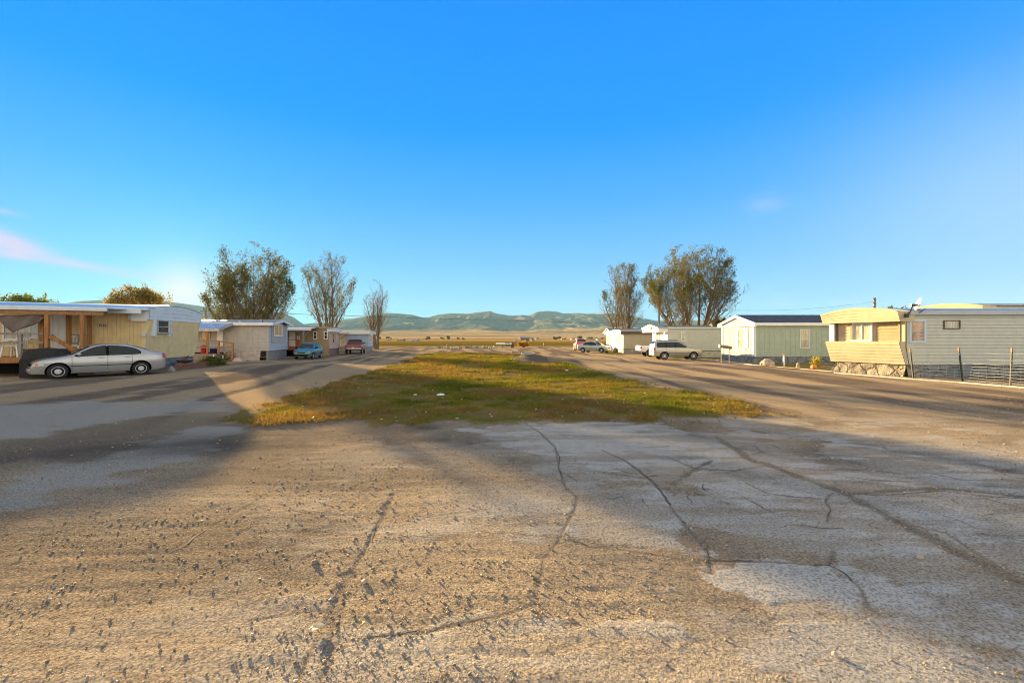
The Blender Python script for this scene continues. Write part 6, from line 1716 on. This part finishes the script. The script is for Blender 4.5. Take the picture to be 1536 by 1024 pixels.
# ------------------------------------------------------------------ far farmsteads
far_w = M('far_white_wall', (.50, .46, .40), .8); far_r = M('far_grey_roof', (.20, .20, .21), .8); far_d = M('far_dark_wall', (.16, .14, .13), .8)
def farm(x, y, w, hpx, Y, wall, label, grp='farm buildings scattered over the far plain'):
    b = Vector(((x - 768) / F * Y, Y, 0)); k = Y / F; W2 = w * k / 2; Hh = hpx * k; o = thing('farm_building', label, 'farm building', b, 0, grp)
    mb = MB(); mb.box(-W2, W2, -4, 4, -.5, Hh * .6); mb.build('wall', wall, o)
    mb = MB(); e = .4; mb.add([(-W2 - e, -4 - e, Hh * .6), (W2 + e, -4 - e, Hh * .6), (W2 + e, 4 + e, Hh * .6), (-W2 - e, 4 + e, Hh * .6), (-W2 - e, 0, Hh), (W2 + e, 0, Hh)], [(0, 1, 5, 4), (2, 3, 4, 5), (0, 4, 3), (1, 2, 5), (3, 2, 1, 0)]); mb.build('roof', far_r, o)
    mb = MB()
    mb.box(-W2 * .2, W2 * .15, -4.06, -3.99, 0, Hh * .4); mb.build('door', far_d if wall is far_w else far_w, o)
farm(787, 512, 13, 6, 300, far_d, 'grey barn behind the orange bush at the road end')
farm(774, 512.5, 6, 2.6, 300, far_w, 'low pale shed left of the grey barn')
farm(799, 512, 4, 2.6, 320, far_d, 'small dark shed attached to the right of the grey barn')
fl = [(602, 512, 8, 2.6, 330, 1), (622, 513, 11, 3.0, 300, 0), (583, 510.5, 5, 1.8, 480, 1), (633, 510, 4, 1.5, 560, 0), (643, 509.6, 3.5, 1.4, 620, 1), (652, 509.6, 3, 1.3, 620, 0), (679, 509.4, 3.5, 1.5, 650, 0), (687, 509.4, 3, 1.2, 650, 1),
      (806, 509.8, 5, 1.5, 600, 0), (832, 510, 4, 1.8, 560, 0), (845, 510, 6, 2.0, 560, 1), (859, 510.2, 5, 1.8, 540, 0), (866, 510.4, 4, 1.8, 520, 1), (880, 510.8, 5, 2.2, 480, 0), (888, 510.4, 3, 1.6, 480, 1), (898, 510.8, 6, 2.2, 470, 0), (1073, 510.5, 6, 2.0, 480, 0)]
for i, q in enumerate(fl):
    lb = ('pale' if q[5] == 0 else 'dark') + ' farm building far across the plain ' + ('left of the grey barn' if q[0] < 780 else 'right of the grey barn')
    farm(*q[:5], far_w if q[5] == 0 else far_d, lb, lb.replace('building', 'buildings'))
tr = random.Random(77)
tfar = []
for i in range(26):
    x = tr.choice([tr.uniform(560, 700), tr.uniform(790, 905)]); Y = tr.uniform(380, 700); b = Vector(((x - 768) / F * Y, Y, 0)); o = thing('far_tree', 'small dark tree among the farm buildings far across the plain', 'tree', b, 0, 'far trees on the plain')
    mb = MB(); hh = tr.uniform(2.0, 4.0); mb.tube([(0, 0, 0), (0, 0, hh * .6)], [.2, .12], 5); mb.build('trunk', bark, o)
    mb = MB()
    for q in range(5): mb.blob((tr.uniform(-1.4, 1.4), tr.uniform(-1, 1), hh * tr.uniform(.45, .85)), (tr.uniform(.7, 1.5), 1, hh * .28), 2, .5, i * 5 + q, 2)
    mb.build('crown', leaf_dark if 'leaf_dark' in globals() else M('far_foliage', (.10, .095, .04), 1, 0), o)

# ------------------------------------------------------------------ grass, litter and gravel
def sample_lawn(n, seed):
    rg = np.random.default_rng(seed); L = np.array(LAWN); out = []
    x0, x1, y0, y1 = L[:, 0].min() - .6, L[:, 0].max() + .6, L[:, 1].min() - .5, L[:, 1].max() + 1
    u = rg.uniform(0, 1, n * 3); Y = y0 * (y1 / y0) ** (u ** .85); X = rg.uniform(x0, x1, n * 3)
    sd = poly_sd(X, Y, LAWN) + (fbm(X * 1.7, Y * 1.7, 5, 5) - .5) * 1.7 - 1.6 * sstep(np.exp(-((X - 1.5) / 1.7) ** 2 - ((Y - 35.6) / 1.9) ** 2) + .8 * np.exp(-((X - 3.9) / 2.0) ** 2 - ((Y - 35.0) / 1.5) ** 2), .3, .6)
    mk = np.exp(-((X - 1.5) / 1.7) ** 2 - ((Y - 35.6) / 1.9) ** 2) + .8 * np.exp(-((X - 3.9) / 2.0) ** 2 - ((Y - 35.0) / 1.5) ** 2)
    sd = np.where(mk > .36, -9, sd)
    keep = (sd > 0) | ((sd > -.25) & (rg.uniform(0, 1, n * 3) < .15))
    return X[keep][:n], Y[keep][:n], rg
def zarr(X, Y):
    # bilinear lookup in the terrain would need the mesh; the analytic height plus the lawn's own swell is close enough
    return gz_np(X, Y) + (fbm(X * 1.1, Y * 1.1, 55, 4) + .5) * .035 + (fbm(X * 1.2, Y * 7, 53, 3) - .5) * .01
def build_grass():
    X, Y, rg = sample_lawn(150000, 3); n = len(X); Z = zarr(X, Y) - .01
    bare_ = fbm(X * .9, Y * .9, 81, 4); brown = fbm(X * .45 + 9, Y * .45, 82, 4)
    keep = rg.uniform(0, 1, n) < sstep(bare_, .38, .55); X, Y, Z, brown = X[keep], Y[keep], Z[keep], brown[keep]; n = len(X)
    k = np.clip(Y / 14, .9, 3.0)
    V = []; tint = []
    for b in range(3):
        a = rg.uniform(0, 6.283, n); hgt = rg.uniform(.025, .075, n) * (1 + .3 * (k - 1)) * np.where(rg.uniform(0, 1, n) < .06, 2.2, 1) * (.35 + 2.2 * np.clip(fbm(X * 1.9, Y * 1.9, 84, 4) - .25, 0, 1)); w = rg.uniform(.006, .013, n) * k; ox = rg.normal(0, .02, n) * k; oy = rg.normal(0, .02, n) * k; ln = rg.uniform(.2, 1.2, n) * hgt; la = rg.uniform(0, 6.283, n)
        ca, sa = np.cos(a) * w, np.sin(a) * w
        B = np.stack([X + ox, Y + oy, Z], 1)
        V.append(np.stack([B + np.stack([ca, sa, 0 * ca], 1), B - np.stack([ca, sa, 0 * ca], 1), B + np.stack([np.cos(la) * ln, np.sin(la) * ln, hgt], 1)], 1))
        front = np.clip((15 - Y) / 6, 0, 1) * .06 + np.clip((-X - .5) / 6, 0, 1) * .05
        tint.append(np.clip((brown + front - .45) * 3.2 + .45 + rg.normal(0, .22, n), 0, 1))
    V = np.concatenate(V).reshape(-1, 3); T = np.repeat(np.concatenate(tint), 3)
    m = leaf_mat('lawn_grass', (.105, .125, .016), (.215, .18, .03), (.22, .145, .055))
    me = np_mesh('lawn_grass', V, np.arange(len(V)).reshape(-1, 3), [m]); fattr(me, 'tint', T)
    tag(link('lawn_grass', me), 'patchy green and brown lawn grass between the two roads', 'grass', kind='stuff')
build_grass()
def quads(name, P, size, seed, mat, up=.7):
    rg = np.random.default_rng(seed); n = len(P)
    nr = rg.normal(size=(n, 3)) * .35; nr[:, 2] = 1; nr /= np.linalg.norm(nr, axis=1)[:, None]
    u = rg.normal(size=(n, 3)); u -= (u * nr).sum(1)[:, None] * nr; u /= np.linalg.norm(u, axis=1)[:, None]; w = np.cross(nr, u)
    s = (size * rg.uniform(.5, 1.4, n))[:, None]
    V = np.stack([P - u * s * .6, P + w * s * .4, P + u * s * .6, P - w * s * .4], 1).reshape(-1, 3)
    return np_mesh(name, V, np.arange(n * 4).reshape(n, 4), [mat])
def build_litter():
    X, Y, rg = sample_lawn(1300, 8); P = np.stack([X, Y, zarr(X, Y) + .045], 1)
    me = quads('fallen_leaves', P, .045, 2, leaf_y); tag(link('fallen_leaves', me), 'pale dry leaves scattered over the lawn', 'leaf litter', kind='stuff')
build_litter()
for i, (x, y, s, lb) in enumerate([(661, 595, .13, 'largest crumpled scrap of white paper lying mid lawn on the left'), (623, 595, .06, 'small scrap of white paper left of the largest one on the lawn'), (850, 557, .10, 'scrap of white paper on the sunlit lawn right of centre')]):
    p = px(x, y, 0); mb = MB(p); zz = gz(p.x, p.y) + .07; mb.blob(Vector((p.x, p.y, zz)), (s, s * .6, s * .3), 2, .7, i + 2, 2.2); solo(mb, 'paper_scrap', white_p, lb, 'litter', 'white scraps on the lawn')

def build_gravel():
    rg = np.random.default_rng(12)
    N = 115000; u = rg.uniform(0, 1, N); Y = 2.3 * (15 / 2.3) ** (u ** 1.0); X = rg.uniform(-1.2, 1.2, N) * Y
    # sparser on clean slabs, denser on worn patches and along joints
    sd = np.full(N, -9.0)
    for s in SLABS: sd = np.maximum(sd, poly_sd(X, Y, s))
    dn = .13 + .5 * sstep(fbm(X * .9, Y * 1.8, 91, 5, .6), .44, .64)
    dn = np.where(sd > 0, dn * .14, dn)
    jd = np.full(N, 9.0)
    for pts, w in JOINTS: jd = np.minimum(jd, line_d(X, Y, pts) / w)
    dn = np.where(jd < 1.1, .9, dn)
    dn = dn * (1 - .75 * sstep(-X - .15 * Y, 1.5, 3.5) * sstep(Y, 4.5, 7))
    lw = poly_sd(X, Y, LAWN); dn = np.where(lw > -.1, 0, dn)
    keep = rg.uniform(0, 1, N) < dn; X, Y = X[keep], Y[keep]; n = len(X)
    size = .0017 * np.exp(rg.exponential(.60, n)); size = np.minimum(size, .013) * np.clip((Y / 4) ** .35, .9, 1.5)
    Z = np.array([zground(a, b) for a, b in zip(X.tolist(), Y.tolist())])
    base = np.array([(1, 0, 0), (-1, 0, 0), (0, 1, 0), (0, -1, 0), (0, 0, 1), (0, 0, -1), ], float)
    J = base[None] + rg.normal(0, .28, (n, 6, 3)); a = rg.uniform(0, 6.283, n); c, s = np.cos(a)[:, None], np.sin(a)[:, None]
    V = np.stack([J[..., 0] * c - J[..., 1] * s, J[..., 0] * s + J[..., 1] * c, J[..., 2] * .7], -1) * size[:, None, None]
    V += np.stack([X, Y, Z + size * .35], 1)[:, None]
    f = np.array([(0, 2, 4), (2, 1, 4), (1, 3, 4), (3, 0, 4), (2, 0, 5), (1, 2, 5), (3, 1, 5), (0, 3, 5)])
    Fc = (np.arange(n)[:, None, None] * 6 + f[None]).reshape(-1, 3)
    m, g, b, o = mat_new('gravel'); g.put(b.inputs['Base Color'], g.ramp(g.attr('tint'), [(0, (.16, .13, .10)), (.5, (.32, .26, .19)), (1, (.52, .44, .34))])); b.inputs['Roughness'].default_value = .95; b.inputs['Specular IOR Level'].default_value = .15
    me = np_mesh('gravel', V.reshape(-1, 3), Fc, [m]); fattr(me, 'tint', np.repeat(rg.uniform(0, 1, n), 6))
    tag(link('gravel', me), 'loose gravel and grit strewn over the worn pavement', 'gravel', kind='stuff'); print('GRAVEL', n)
build_gravel()

# ------------------------------------------------------------------ air
def haze():
    mb = MB(); mb.box(-9000, 9000, -60, 6200, -1.5, 420)
    m = bpy.data.materials.new('haze_air'); m.use_nodes = True; t = m.node_tree
    for n in list(t.nodes): t.nodes.remove(n)
    v = t.nodes.new('ShaderNodeVolumePrincipled'); o = t.nodes.new('ShaderNodeOutputMaterial'); t.links.new(v.outputs[0], o.inputs['Volume'])
    v.inputs['Color'].default_value = (.30, .60, .90, 1); v.inputs['Density'].default_value = HAZE; v.inputs['Anisotropy'].default_value = .0
    tag(mb.build('haze', m), kind='stuff')
HAZE = 0.5e-4
USE_HAZE = True
if USE_HAZE: haze()
